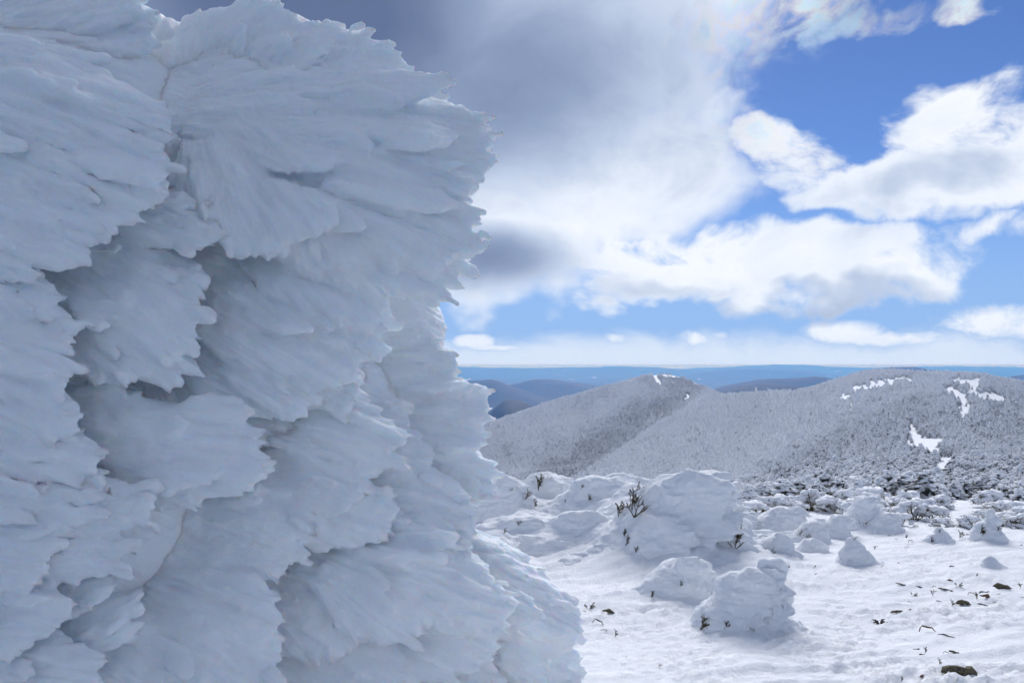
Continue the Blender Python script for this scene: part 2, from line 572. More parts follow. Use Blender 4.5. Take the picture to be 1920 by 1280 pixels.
# ------------------------------------------------------------------ air
def build_haze():
    m = bpy.data.materials.new('blue_haze')
    m.use_nodes = True
    t = m.node_tree
    t.nodes.clear()
    pv = t.nodes.new('ShaderNodeVolumePrincipled')
    pv.inputs['Color'].default_value = (0.085, 0.39, 1.0, 1)
    pv.inputs['Absorption Color'].default_value = (0.80, 0.70, 1, 1)
    pv.inputs['Density'].default_value = 4.3e-5
    pv.inputs['Anisotropy'].default_value = 0.2
    o_ = t.nodes.new('ShaderNodeOutputMaterial')
    t.links.new(pv.outputs[0], o_.inputs['Volume'])
    m.cycles.homogeneous_volume = True
    x, y0, y1, z0, z1 = 80000.0, -3000.0, 66000.0, -1300.0, 14.0
    vs_ = [(sx * x, yy, zz) for zz in (z0, z1) for yy in (y0, y1) for sx in (-1, 1)]
    fs = [(2, 3, 1, 0), (5, 7, 6, 4), (1, 5, 4, 0), (6, 7, 3, 2), (4, 6, 2, 0), (3, 7, 5, 1)]
    o = link('haze', mesh_from('haze', vs_, fs, smooth=False), m)
    tag(o, 'thin blue haze filling the air over the valley', kind='stuff')
build_haze()

# ------------------------------------------------------------------ the rime-covered wall
def mat_rime():
    m, b, p = new_mat('rime_ice')
    geo = b.n.new('ShaderNodeNewGeometry')
    pos = geo.outputs['Position']
    gr = b.noise(pos, 120.0, 2, 0.7)
    p.inputs['Base Color'].default_value = (0.915, 0.95, 0.985, 1)
    p.inputs['Roughness'].default_value = 0.7
    p.inputs['Specular IOR Level'].default_value = 0.2
    p.inputs['Subsurface Weight'].default_value = 0.9
    p.inputs['Subsurface Radius'].default_value = (0.55, 0.82, 1.0)
    p.inputs['Subsurface Scale'].default_value = 0.06
    bump(b, p, gr, 0.7, 0.008)
    return m
M_RIME = mat_rime()

def remeshed(name, verts, faces, voxel, smooth_iter=4):
    me = mesh_from(name + '_source', verts, faces)
    o = link(name + '_source', me)
    md = o.modifiers.new('remesh', 'REMESH'); md.mode = 'VOXEL'; md.voxel_size = voxel; md.adaptivity = 0
    sm = o.modifiers.new('smooth', 'SMOOTH'); sm.iterations = smooth_iter; sm.factor = 0.5
    dg = bpy.context.evaluated_depsgraph_get()
    ev = o.evaluated_get(dg)
    out = bpy.data.meshes.new_from_object(ev)
    bpy.data.objects.remove(o)
    bpy.data.meshes.remove(me)
    out.name = name
    return out
def front_only(me):
    """drop the far side, which lies buried in the solid body of the wall"""
    co = get_co(me)
    nl = np.empty(len(me.loops), np.int32); me.loops.foreach_get('vertex_index', nl)
    q = nl.reshape(-1, 4)
    n = np.cross(co[q[:, 2]] - co[q[:, 0]], co[q[:, 3]] - co[q[:, 1]])
    n /= np.linalg.norm(n, axis=1)[:, None] + 1e-12
    # leave out crumbs that touch nothing
    lab = np.arange(len(co))
    ea, eb = q[:, [0, 1, 2, 3]].ravel(), q[:, [1, 2, 3, 0]].ravel()
    for _ in range(60):
        m = np.minimum(lab[ea], lab[eb])
        new = lab.copy()
        np.minimum.at(new, ea, m)
        np.minimum.at(new, eb, m)
        new = new[new]
        if (new == lab).all():
            break
        lab = new
    size = np.bincount(lab, minlength=len(co))
    ok = size[lab[q[:, 0]]] > 4000
    q, n = q[ok], n[ok]
    v = co[q[:, 0]] - np.array([0, 0, EYE])
    v /= np.linalg.norm(v, axis=1)[:, None]
    q = q[(n * v).sum(1) < 0.45]
    used, inv = np.unique(q.ravel(), return_inverse=True)
    bpy.data.meshes.remove(me)
    return mesh_from('rime_lobe', co[used], inv.reshape(-1, 4))
def fill_creases(me, iters, lam=0.95):
    """settle soft rime into the hollows: only concave places are built up, tips stay sharp"""
    co = get_co(me)
    ne = len(me.edges)
    ed = np.empty(ne * 2, np.int32); me.edges.foreach_get('vertices', ed); ed = ed.reshape(-1, 2)
    nl = np.empty(len(me.loops), np.int32); me.loops.foreach_get('vertex_index', nl)
    q = nl.reshape(-1, 4)
    n = len(co)
    a, b_ = ed[:, 0], ed[:, 1]
    deg = (np.bincount(a, minlength=n) + np.bincount(b_, minlength=n)).astype(float)
    no = None
    for it in range(iters):
        if it % 6 == 0:
            fn = np.cross(co[q[:, 2]] - co[q[:, 0]], co[q[:, 3]] - co[q[:, 1]])
            no = np.stack([sum(np.bincount(q[:, c], fn[:, k], n) for c in range(4)) for k in range(3)], -1)
            no /= np.linalg.norm(no, axis=1)[:, None] + 1e-12
        lap = np.stack([np.bincount(a, co[b_, k], n) + np.bincount(b_, co[a, k], n) for k in range(3)], -1) / deg[:, None] - co
        h = np.maximum((lap * no).sum(1), 0)
        co = co + (lam * h)[:, None] * no
    for it in range(2):
        lap = np.stack([np.bincount(a, co[b_, k], n) + np.bincount(b_, co[a, k], n) for k in range(3)], -1) / deg[:, None] - co
        co = co + 0.5 * lap
    set_co(me, co)
_ico = None
def ico(sub=3):
    bm = bmesh.new()
    bmesh.ops.create_icosphere(bm, subdivisions=sub, radius=1.0)
    v = np.array([x.co[:] for x in bm.verts]); f = np.array([[q.index for q in x.verts] for x in bm.faces])
    bm.free()
    return v, f
ICO3, ICO2, ICO1 = ico(3), ico(2), ico(1)
def ellipsoids(lst):
    """lst of (centre, radii, 3x3 axes or None) -> joined verts, faces"""
    V, Fc, off = [], [], 0
    v, f = ICO3
    for c, r, A in lst:
        p = v * np.asarray(r)
        if A is not None: p = p @ np.asarray(A)
        V.append(p + np.asarray(c)); Fc.append(f + off); off += len(v)
    return np.concatenate(V), np.concatenate(Fc)
def get_co(me):
    a = np.empty(len(me.vertices) * 3, np.float32); me.vertices.foreach_get('co', a); return a.reshape(-1, 3).astype(float)
def get_no(me):
    a = np.empty(len(me.vertices) * 3, np.float32); me.vertex_normals.foreach_get('vector', a); return a.reshape(-1, 3).astype(float)
def set_co(me, co):
    me.vertices.foreach_set('co', co.astype(np.float32).ravel()); me.update()
    me.polygons.foreach_set('use_smooth', np.ones(len(me.polygons), dtype=bool))

TH = R(24)
W_E = np.array([math.cos(TH), math.sin(TH), 0.0])
W_N = np.array([math.sin(TH), -math.cos(TH), 0.0])
W_U = np.array([0.0, 0.0, 1.0])
W_O = np.array([0.0, 4.15, EYE])
CAM = np.array([0.0, 0.0, EYE])
def on_wall(px, py, lev=0.0):
    d = np.array([(px - 960) / F, 1.0, (HY - py) / F])
    s = np.dot(W_O + W_N * lev - CAM, W_N) / np.dot(d, W_N)
    return CAM + d * s

def n1(x, seed, octs=3, gain=0.55):
    return fbm(v3(x, seed * 7.13 + 0.37, seed * 3.31), octs, gain)

class Fan:
    """a lobe of rime: grows from a buried root and ends in a ragged, feathered edge"""
    def __init__(self, root, axis, normal, length, width, seed, w0=0.4, bend=0.0, dome=0.30, thick=0.5,
                 arch=0.10, jag=0.10, power=2.6, streak=1.0, nr=90, nt=130, fingers=9, droop=0.0, scal=0.0):
        self.__dict__.update(locals())
        ax = axis / np.linalg.norm(axis)
        nn = normal - ax * np.dot(normal, ax)
        nn /= np.linalg.norm(nn)
        self.ax, self.nn, self.yy = ax, nn, np.cross(nn, ax)
        self.sc = math.sqrt(length * width)
    def outline(self, t):
        s, j = self.seed, self.jag
        base = 1 - 0.55 * np.abs(t) ** self.power
        f = self.fingers
        big = n1(t * f * 0.32, s + 1, 2) * 0.9
        mid = n1(t * f, s + 2, 2)
        fine = n1(t * f * 2.7, s + 3, 2)
        saw = ((t * f * 0.8 + 0.35 * n1(t * f * 0.5, s + 4, 2)) % 1.0)
        return base + j * (big + 0.75 * mid + 0.45 * fine - 0.35 * saw)
    def surf(self, rho, t, top=True):
        """rho, t arrays -> points"""
        L, W, s = self.length, self.width, self.seed
        out = self.outline(t)
        x = rho * out * L
        q = rho
        w = W * (self.w0 + (1 - self.w0) * np.clip(q, 0, 1) ** 0.75)
        # strands wander a little as they run outward
        tw = t + 0.06 * fbm(v3(q * 2.2, t * 2.5, s * 1.7), 2)
        y = tw * w + self.bend * L * q * q
        cross = np.sqrt(np.clip(1 - np.abs(t) ** 2.4, 0, 1))
        z = self.dome * W * (cross - 0.55) * (0.35 + 0.65 * q) + self.arch * L * np.sin(np.pi * np.clip(q, 0, 1) * 0.85) - self.droop * L * q ** 3
        # broad swells, strands and grooves that follow the growth direction
        k = self.streak * min(self.sc, 0.55)
        u = t * self.fingers
        g = 0.050 * fbm(v3(q * 1.6, t * 2.1, s + 5.5), 3)
        st = fbm(v3(q * 1.1 + 0.25 * perlin(v3(q * 5, t * 4, s)), u * 0.55, s + 9.1), 2) * 0.045
        st = st + fbm(v3(q * 2.0, u * 1.5, s + 3.7), 2) * 0.020
        st = st + (0.5 - np.abs(perlin(v3(q * 2.6, u * 3.6, s + 6.2)))) * 0.012
        grain = fbm(v3(q * 14, u * 2.6, s + 2.2), 3) * 0.012
        amp = 0.35 + 0.65 * sst(q, 0.05, 0.6)
        # shingles: terraces that step down toward the tip
        sh = 0.0
        if self.scal > 0:
            ph = q * 3.4 + 0.9 * fbm(v3(q * 1.3, t * 2.6, s + 8.8), 3) + 0.35 * n1(u * 1.4, s + 2, 2)
            fr = ph - np.floor(ph)
            sh = self.scal * (fr - sst(fr, 0.90, 1.0)) * 0.10 * cross
        z = z + k * (g + (st + grain) * amp + sh)
        if not top:
            lens = np.clip(1 - np.clip(rho, 0, 1) ** 5, 0, 1) ** 0.5 * cross ** 0.5
            z = z - self.thick * W * lens - 0.014 * np.minimum(1, 6 * cross)
        return self.root + x[..., None] * self.ax + y[..., None] * self.yy + z[..., None] * self.nn
    def arrays(self):
        nr, nt = self.nr, self.nt
        t = np.linspace(-1, 1, nt)
        r1 = np.linspace(0, 1, nr) ** 0.85
        r2 = r1[::-1][1:][::2] if nr > 40 else r1[::-1][1:]
        a = self.surf(*np.meshgrid(r1, t, indexing='ij'))
        bb = self.surf(*np.meshgrid(r2, t, indexing='ij'), top=False)
        self.top_, self.rl, self.tl, self.ol = a, r1, t, self.outline(t)
        P = np.concatenate([a, bb], 0)
        n = nr + len(r2)
        Fq = grid_faces(n, nt)
        # close the root
        ids = np.arange(n * nt).reshape(n, nt)
        root = np.stack([ids[-1, :-1], ids[-1, 1:], ids[0, 1:], ids[0, :-1]], -1)
        return P.reshape(-1, 3), np.concatenate([Fq, root])
    def flow(self, co):
        d = co - self.root
        x, y = d @ self.ax, d @ self.yy
        q = np.clip(x / self.length, 0, 1.2)
        w = self.w0 + (1 - self.w0) * q ** 0.75
        return np.stack([x, (y - self.bend * self.length * q * q) / w, 0 * x], -1)
    def frame(self, rho, t):
        i = int(np.clip(np.searchsorted(self.rl, rho), 1, len(self.rl) - 2))
        j = int(np.clip(np.searchsorted(self.tl, t), 1, len(self.tl) - 2))
        du, dv = self.top_[i + 1, j] - self.top_[i - 1, j], self.top_[i, j + 1] - self.top_[i, j - 1]
        n = np.cross(du, dv)
        n /= np.linalg.norm(n)
        if np.dot(n, self.nn) < 0: n = -n
        return self.top_[i, j], du / np.linalg.norm(du), n

wall = empty('rime_formation', tuple(on_wall(300, 1280)))
wall.location = (0, 0, 0)
tag(wall, 'towering wall of feathered white rime ice filling the left half', 'rime ice')

# lobes: root px, tip px, half width px, level at root, lift to tip, options
FANS = [
    # top edge
    dict(r=(-160, 110), t=(300, 40), w=120, lev=-0.28, lift=0.16, jag=0.05, fingers=6, arch=0.05),
    dict(r=(330, 215), t=(372, 40), w=75, lev=-0.32, lift=0.10, jag=0.05, fingers=4, power=2.0),
    dict(r=(395, 215), t=(560, 20), w=150, lev=-0.30, lift=0.12, jag=0.04, fingers=6, w0=0.8, power=2.0),
    dict(r=(380, 190), t=(778, 128), w=125, lev=-0.25, lift=0.18, jag=0.07, fingers=9, arch=0.12, w0=0.7, scal=0.8),
    dict(r=(470, 260), t=(850, 215), w=100, lev=-0.18, lift=0.16, jag=0.08, fingers=8, arch=0.08),
    dict(r=(540, 300), t=(915, 290), w=100, lev=-0.10, lift=0.14, jag=0.07, fingers=8, scal=0.6),
    # great central dome
    dict(r=(345, 225), t=(928, 345), w=155, lev=-0.02, lift=0.20, jag=0.05, fingers=12, arch=0.13, bend=0.05, w0=0.45, dome=0.5, scal=1.0, nr=120, nt=170),
    dict(r=(370, 270), t=(912, 448), w=160, lev=0.02, lift=0.22, jag=0.06, fingers=13, arch=0.14, bend=-0.03, w0=0.5, dome=0.45, scal=1.2, nr=120, nt=170),
    dict(r=(430, 330), t=(866, 560), w=122, lev=0.02, lift=0.20, jag=0.09, fingers=12, arch=0.10, bend=0.04, scal=1.0, nr=110, nt=150),
    dict(r=(395, 250), t=(505, 505), w=100, lev=0.06, lift=0.20, jag=0.06, fingers=8, arch=0.12, scal=0.8),
    dict(r=(370, 260), t=(385, 440), w=60, lev=0.06, lift=0.12, jag=0.08, fingers=6, arch=0.08),
    dict(r=(480, 430), t=(740, 600), w=110, lev=-0.02, lift=0.16, jag=0.08, fingers=9, scal=0.8),
    # left big fans
    dict(r=(-190, 100), t=(195, 118), w=42, lev=0.05, lift=0.14, jag=0.12, fingers=6, arch=0.04),
    dict(r=(-200, 110), t=(335, 305), w=120, lev=0.10, lift=0.26, jag=0.05, fingers=11, arch=0.14, bend=0.05, dome=0.4, scal=0.9, nr=120, nt=150),
    dict(r=(-190, 190), t=(325, 385), w=110, lev=0.14, lift=0.24, jag=0.06, fingers=11, arch=0.12, bend=0.04, scal=1.0, nr=120, nt=150),
    dict(r=(-190, 290), t=(262, 440), w=100, lev=0.16, lift=0.24, jag=0.06, fingers=10, arch=0.10, scal=1.0, nr=110),
    dict(r=(-180, 400), t=(172, 490), w=85, lev=0.18, lift=0.22, jag=0.08, fingers=9, scal=0.8),
    dict(r=(120, 360), t=(432, 470), w=62, lev=0.02, lift=0.22, jag=0.06, fingers=7, arch=0.10, dome=0.6, bend=0.05),
    dict(r=(90, 410), t=(390, 560), w=95, lev=-0.02, lift=0.16, jag=0.06, fingers=9, scal=0.9),
    dict(r=(80, 470), t=(385, 660), w=115, lev=0.02, lift=0.22, jag=0.10, fingers=10, arch=0.12, scal=1.0, nr=110),
    dict(r=(110, 560), t=(365, 715), w=80, lev=0.02, lift=0.18, jag=0.12, fingers=8, scal=0.8),
    dict(r=(60, 560), t=(265, 715), w=75, lev=0.05, lift=0.18, jag=0.09, fingers=8),
    dict(r=(-180, 500), t=(128, 575), w=75, lev=0.16, lift=0.20, jag=0.08, fingers=8, scal=0.7),
    dict(r=(-170, 520), t=(165, 640), w=85, lev=0.16, lift=0.20, jag=0.11, fingers=9, arch=0.10),
    dict(r=(-190, 610), t=(150, 735), w=85, lev=0.20, lift=0.24, jag=0.09, fingers=9, arch=0.12),
    dict(r=(-190, 690), t=(168, 805), w=85, lev=0.20, lift=0.22, jag=0.07, fingers=9, scal=0.9),
    dict(r=(-170, 780), t=(215, 880), w=85, lev=0.18, lift=0.20, jag=0.07, fingers=9, scal=0.9),
    dict(r=(40, 770), t=(350, 800), w=70, lev=0.04, lift=0.16, jag=0.08, fingers=8),
    dict(r=(100, 800), t=(515, 842), w=72, lev=0.06, lift=0.22, jag=0.09, fingers=9, arch=0.10, scal=0.8),
    dict(r=(110, 860), t=(508, 895), w=78, lev=0.08, lift=0.22, jag=0.09, fingers=9, arch=0.10, scal=0.8),
    dict(r=(-180, 880), t=(220, 930), w=80, lev=0.20, lift=0.20, jag=0.06, fingers=9, scal=0.9),
    dict(r=(-100, 920), t=(312, 965), w=70, lev=0.16, lift=0.22, jag=0.08, fingers=10, scal=0.8),
    dict(r=(-180, 970), t=(140, 1010), w=70, lev=0.22, lift=0.20, jag=0.07, fingers=8, scal=0.7),
    dict(r=(-80, 1010), t=(262, 1040), w=72, lev=0.18, lift=0.20, jag=0.09, fingers=9, scal=0.8),
    dict(r=(-180, 1050), t=(105, 1080), w=66, lev=0.24, lift=0.20, jag=0.07, fingers=8),
    dict(r=(-170, 1120), t=(145, 1165), w=82, lev=0.24, lift=0.20, jag=0.07, fingers=9, scal=0.8),
    dict(r=(-20, 1130), t=(215, 1105), w=60, lev=0.16, lift=0.14, jag=0.07, fingers=7),
    dict(r=(60, 1230), t=(280, 1150), w=48, lev=0.16, lift=0.16, jag=0.10, fingers=7, bend=0.12),
    dict(r=(30, 1270), t=(272, 1195), w=42, lev=0.18, lift=0.16, jag=0.10, fingers=7, bend=0.12),
    dict(r=(-170, 1210), t=(205, 1270), w=80, lev=0.24, lift=0.18, jag=0.07, fingers=9, scal=0.8),
    # hollow in the middle
    dict(r=(200, 930), t=(392, 975), w=60, lev=-0.22, lift=0.12, jag=0.07, fingers=6),
    dict(r=(230, 990), t=(432, 1075), w=85, lev=-0.20, lift=0.14, jag=0.05, fingers=7, dome=0.6),
    dict(r=(330, 920), t=(600, 985), w=82, lev=-0.16, lift=0.16, jag=0.07, fingers=8, dome=0.6, scal=0.8),
    dict(r=(350, 970), t=(585, 1060), w=78, lev=-0.12, lift=0.16, jag=0.09, fingers=8, dome=0.5),
    dict(r=(300, 1090), t=(522, 1185), w=95, lev=0.0, lift=0.18, jag=0.06, fingers=10, dome=0.5, scal=0.6),
    dict(r=(270, 1120), t=(520, 1290), w=115, lev=0.06, lift=0.20, jag=0.05, fingers=11, dome=0.5, scal=0.8),
    dict(r=(150, 1180), t=(330, 1310), w=90, lev=0.10, lift=0.16, jag=0.06, fingers=9),
    dict(r=(500, 1100), t=(690, 1200), w=95, lev=-0.12, lift=0.14, jag=0.05, fingers=8, dome=0.5),
    dict(r=(520, 1200), t=(800, 1275), w=95, lev=-0.10, lift=0.14, jag=0.06, fingers=9),
    # the middle, under the dome
    dict(r=(370, 480), t=(745, 640), w=120, lev=-0.10, lift=0.18, jag=0.07, fingers=11, arch=0.12, scal=1.0, nr=110, nt=150),
    dict(r=(350, 540), t=(700, 700), w=110, lev=-0.08, lift=0.18, jag=0.08, fingers=11, scal=1.0, nr=110, nt=150),
    dict(r=(330, 620), t=(610, 755), w=100, lev=-0.10, lift=0.18, jag=0.07, fingers=10, scal=0.9),
    dict(r=(470, 660), t=(690, 748), w=70, lev=-0.14, lift=0.16, jag=0.11, fingers=8),
    dict(r=(400, 720), t=(640, 800), w=80, lev=-0.22, lift=0.14, jag=0.07, fingers=8),
    dict(r=(480, 760), t=(775, 850), w=85, lev=-0.14, lift=0.16, jag=0.09, fingers=9, scal=0.8),
    dict(r=(480, 860), t=(700, 905), w=90, lev=-0.14, lift=0.14, jag=0.07, fingers=9, dome=0.5),
    dict(r=(500, 930), t=(760, 975), w=85, lev=-0.10, lift=0.14, jag=0.08, fingers=9, scal=0.8),
    # second, sunlit mass behind
    dict(r=(590, 598), t=(785, 622), w=64, lev=-0.60, lift=0.06, jag=0.035, fingers=8, dome=0.55, w0=0.8, arch=0.10),
    dict(r=(620, 690), t=(862, 690), w=82, lev=-0.62, lift=0.10, jag=0.035, fingers=9, dome=0.55, w0=0.7, arch=0.10),
    dict(r=(640, 760), t=(925, 765), w=92, lev=-0.56, lift=0.12, jag=0.06, fingers=9, dome=0.55, w0=0.7, arch=0.08),
    dict(r=(640, 820), t=(910, 838), w=80, lev=-0.50, lift=0.12, jag=0.08, fingers=9, dome=0.5, w0=0.7),
    dict(r=(640, 870), t=(940, 905), w=90, lev=-0.50, lift=0.14, jag=0.05, fingers=8, dome=0.55, w0=0.7, arch=0.1),
    dict(r=(590, 770), t=(790, 800), w=70, lev=-0.36, lift=0.12, jag=0.09, fingers=8),
    dict(r=(560, 820), t=(820, 880), w=85, lev=-0.30, lift=0.14, jag=0.09, fingers=9, scal=0.7),
    dict(r=(600, 900), t=(895, 985), w=105, lev=-0.24, lift=0.14, jag=0.06, fingers=10, dome=0.5, scal=0.8),
    dict(r=(560, 990), t=(905, 1065), w=95, lev=-0.16, lift=0.16, jag=0.07, fingers=10, scal=0.9),
    dict(r=(560, 1020), t=(970, 1170), w=100, lev=-0.08, lift=0.18, jag=0.07, fingers=12, arch=0.12, bend=0.03, scal=0.9, nr=110, nt=150),
    dict(r=(600, 1060), t=(785, 1195), w=72, lev=0.0, lift=0.16, jag=0.11, fingers=8),
    dict(r=(640, 1130), t=(940, 1225), w=85, lev=-0.10, lift=0.16, jag=0.07, fingers=10, scal=0.8),
    dict(r=(745, 1030), t=(1085, 1212), w=100, lev=-0.34, lift=0.12, jag=0.05, fingers=12, arch=0.12, bend=0.04, dome=0.5, w0=0.55, nr=120, nt=160),
    dict(r=(760, 1120), t=(1085, 1275), w=95, lev=-0.30, lift=0.10, jag=0.05, fingers=10, arch=0.10, dome=0.5),
    dict(r=(960, 1330), t=(1100, 1245), w=62, lev=-0.28, lift=0.08, jag=0.05, fingers=6, power=2.0, dome=0.6),
    dict(r=(700, 1230), t=(960, 1320), w=90, lev=-0.12, lift=0.12, jag=0.06, fingers=9),
]
rnd = random.Random(5)
JAG = 0.95
MASSES = [   # lobes that fuse into one visible mass, the solid rime behind them (photo x, y, level, radii), and how it looks
    (range(0, 6), ((100, 90, -.34, .8, .4, .30), (520, 130, -.40, .45, .4, .26)), 'crest of the wall, thin rime fringes against the grey cloud'),
    ((12, 13, 14, 15, 16), ((-150, 250, .02, .75, .55, .6), (150, 230, -.12, .6, .5, .45)), 'upper left fan of rime with a ragged right edge'),
    ((6, 7, 8, 9, 10, 11, 49, 50, 51, 52, 53), ((480, 230, -.22, .62, .5, .45), (640, 330, -.16, .55, .5, .55), (430, 560, -.16, .6, .5, .6), (300, 300, -.2, .6, .5, .5), (330, 780, -.24, .5, .5, .5), (540, 740, -.24, .5, .5, .45)), 'great rounded dome of rime combed to the right'),
    (range(17, 30), ((-150, 650, .12, .7, .6, .7), (150, 560, -.08, .6, .6, .6), (150, 950, .02, .6, .6, .6)), 'tattered rime fans halfway up the left side'),
    (range(30, 40), ((-150, 1050, .16, .7, .6, .7), (0, 1350, .16, .8, .6, .6)), 'shaded rime feathers at the lower left'),
    ((40, 41, 42, 43, 44, 45, 46, 47, 48, 54, 55, 56, 62, 63, 64, 65, 66, 67, 68, 72), ((560, 800, -.26, .6, .5, .55), (330, 1130, -.10, .6, .5, .55), (560, 1080, -.22, .55, .45, .5), (740, 1000, -.36, .5, .45, .5), (760, 1200, -.28, .6, .45, .5), (450, 1350, -.02, .8, .6, .6), (640, 1350, -.15, .9, .6, .5)), 'folded rime plumes of the lower middle'),
    (range(57, 62), ((760, 780, -.66, .40, .45, .45), (715, 625, -.60, .40, .40, .36), (800, 880, -.62, .3, .4, .4)), 'bright rounded rime mass under the overhang'),
    ((69, 70, 71), ((900, 1260, -.40, .5, .4, .42), (900, 1400, -.4, .6, .5, .4)), 'low tail of rime running out onto the snow'),
]
E1, E3 = np.array([1.0, 0, 0]), np.array([0, 0, 1.0])
T_BROAD = [Fan(np.zeros(3), E1, E3, 1.0, 0.25, 50 + k * 1.7, w0=0.35, dome=rnd.uniform(0.25, 0.5), thick=0.55, arch=rnd.uniform(0.02, 0.08), jag=rnd.uniform(0.04, 0.09),
               fingers=rnd.choice((4, 5, 6)), nr=24, nt=34, bend=rnd.uniform(-0.1, 0.1)).arrays() for k in range(16)]
T_THIN = [Fan(np.zeros(3), E1, E3, 1.0, 0.25, 90 + k * 1.3, w0=0.5, dome=0.4, thick=0.8, arch=0.03, jag=0.12, fingers=3, nr=12, nt=14,
              bend=rnd.uniform(-0.08, 0.08)).arrays() for k in range(12)]
def placed(tpl, root, axis, normal, ln, ww):
    """a small feather from a ready-made shape, set on a lobe"""
    v, q = tpl
    ax = axis / np.linalg.norm(axis)
    nn = normal - ax * np.dot(normal, ax)
    nn /= np.linalg.norm(nn)
    s = ww / 0.25
    return root + (v * np.array([ln, s, s])) @ np.stack([ax, np.cross(nn, ax), nn]), q
def build_wall():
    fans = []
    for i, f in enumerate(FANS):
        f = dict(f)
        r, t, w, lev, lift = f.pop('r'), f.pop('t'), f.pop('w'), f.pop('lev'), f.pop('lift')
        f['jag'] = f.get('jag', 0.08) * JAG
        f['scal'] = f.get('scal', 0.0) * 0.4
        lev, lift = lev + 0.03, lift * 0.85
        p0, p1 = on_wall(*r, lev - 0.05), on_wall(*t, lev + lift)
        L = np.linalg.norm(p1 - p0)
        p1 = p1 - (p1 - p0) / L * 0.035          # room for the fringe
        L -= 0.035
        to_cam = CAM - p1; to_cam /= np.linalg.norm(to_cam)
        nrm = W_N * 0.7 + to_cam * 0.15 + np.array([0, 0, 0.25])
        wid = w / F * p1[1]
        f['nr'], f['nt'] = 70, 110
        fan = Fan(p0, p1 - p0, nrm, L, wid, 3.7 + i * 1.37, **f)
        fan.root = fan.root - fan.nn * (fan.arch * L * 0.4)
        V, Q = fan.arrays()
        V, Q = [V], [Q]
        off = len(V[0])
        for k in range(int(2 + L * wid * 7)):
            rho, tt = rnd.uniform(0.15, 0.72), rnd.uniform(-0.8, 0.8)
            p, du, n = fan.frame(rho, tt)
            ln = L * rnd.uniform(0.25, 0.50) * (1.1 - 0.35 * rho)
            ax2 = du + n * rnd.uniform(0.00, 0.06) + fan.yy * rnd.uniform(-0.07, 0.07)
            ww = ln * rnd.uniform(0.16, 0.30)
            a, q = placed(rnd.choice(T_BROAD), p - du * ln * 0.15 - n * ww * 0.26, ax2, n, ln, ww)
            V.append(a); Q.append(q + off); off += len(a)
        for k in range(int(6 + wid * 26)):           # a fringe of thin feathers along the ragged edge
            rho, tt = rnd.uniform(0.66, 0.90), rnd.uniform(-0.95, 0.95)
            p, du, n = fan.frame(rho, tt)
            ln = rnd.uniform(0.05, 0.14)
            ax2 = du + n * rnd.uniform(-0.12, 0.12) + fan.yy * (0.25 * tt + rnd.uniform(-0.12, 0.12))
            edge = (1.0 - rho) * fan.length * float(np.interp(tt, fan.tl, fan.ol))
            ww = 0.006 + ln * rnd.uniform(0.10, 0.20)
            a, q = placed(rnd.choice(T_THIN), p + du * max(0.0, edge - ln * rnd.uniform(0.45, 0.85)) - n * ww * rnd.uniform(0.2, 0.7), ax2, n, ln, ww)
            V.append(a); Q.append(q + off); off += len(a)
        fans.append((fan, np.concatenate(V), np.concatenate(Q)))
    ax3 = np.stack([W_E, W_N, W_U])
    for ids, cores, look in MASSES:
        grp = [fans[k] for k in ids]
        V, Q, off = [], [], 0
        for _, v, q in grp:
            V.append(v); Q.append(np.concatenate([q[:, [0, 1, 2]], q[:, [0, 2, 3]]]) + off); off += len(v)
        cv, cf = ellipsoids([(on_wall(px, py, lv + 0.13 - rn), (rx, rn, rz), ax3) for px, py, lv, rx, rn, rz in cores])
        V.append(cv); Q.append(cf + off)
        me = front_only(remeshed('rime_lobe', np.concatenate(V), np.concatenate(Q), 0.0086, 3))
        fill_creases(me, 28)
        co, no = get_co(me), get_no(me)
        num, den = 0.0, 1e-9
        for fan, _, _ in grp:
            dlt = co - fan.root
            x, y, z = dlt @ fan.ax, dlt @ fan.yy, dlt @ fan.nn
            L, W = fan.length, fan.width
            ds = np.maximum(np.abs(x - L * 0.55) - L * 0.5, 0) ** 2 + np.maximum(np.abs(y - fan.bend * L * (x / L) ** 2) - W * 0.8, 0) ** 2 + (z * 0.6) ** 2
            wt_ = np.exp(-ds / 0.05 ** 2) + 1e-7
            fl = fan.flow(co)
            u, v, s = fl[:, 0], fl[:, 1], fan.seed
            wob = 0.012 * perlin(v3(u * 6, v * 6, s))
            d = 0.0150 * fbm(v3(u * 2.2, (v + wob) * 22, s), 2) + 0.0090 * (0.4 - np.abs(perlin(v3(u * 3.5, (v + wob) * 46, s + 4))))
            # small overlapping feathers: strands that end in little ledges, each at its own length
            ph = u * 6.0 + 1.3 * perlin(v3(v * 24, s, 0.5)) + 0.8 * perlin(v3(u * 2.5, v * 7, s + 8))
            fr = ph - np.floor(ph)
            some = sst(perlin(v3(u * 3.0, v * 5.0, s + 13)), -0.25, 0.35)
            d = d + 0.017 * some * (fr - sst(fr, 0.80, 1.0) - 0.35)
            num = num + wt_ * d
            den = den + wt_
        d = num / den + 0.0028 * fbm(co * 42.0, 2) + 0.003 * fbm(co * 16.0, 2) + 0.010 * fbm(co * 6.0, 2)
        set_co(me, co + no * d[:, None])
        o = link('rime_lobe', me, M_RIME, wall)
        o['label'] = look
build_wall()

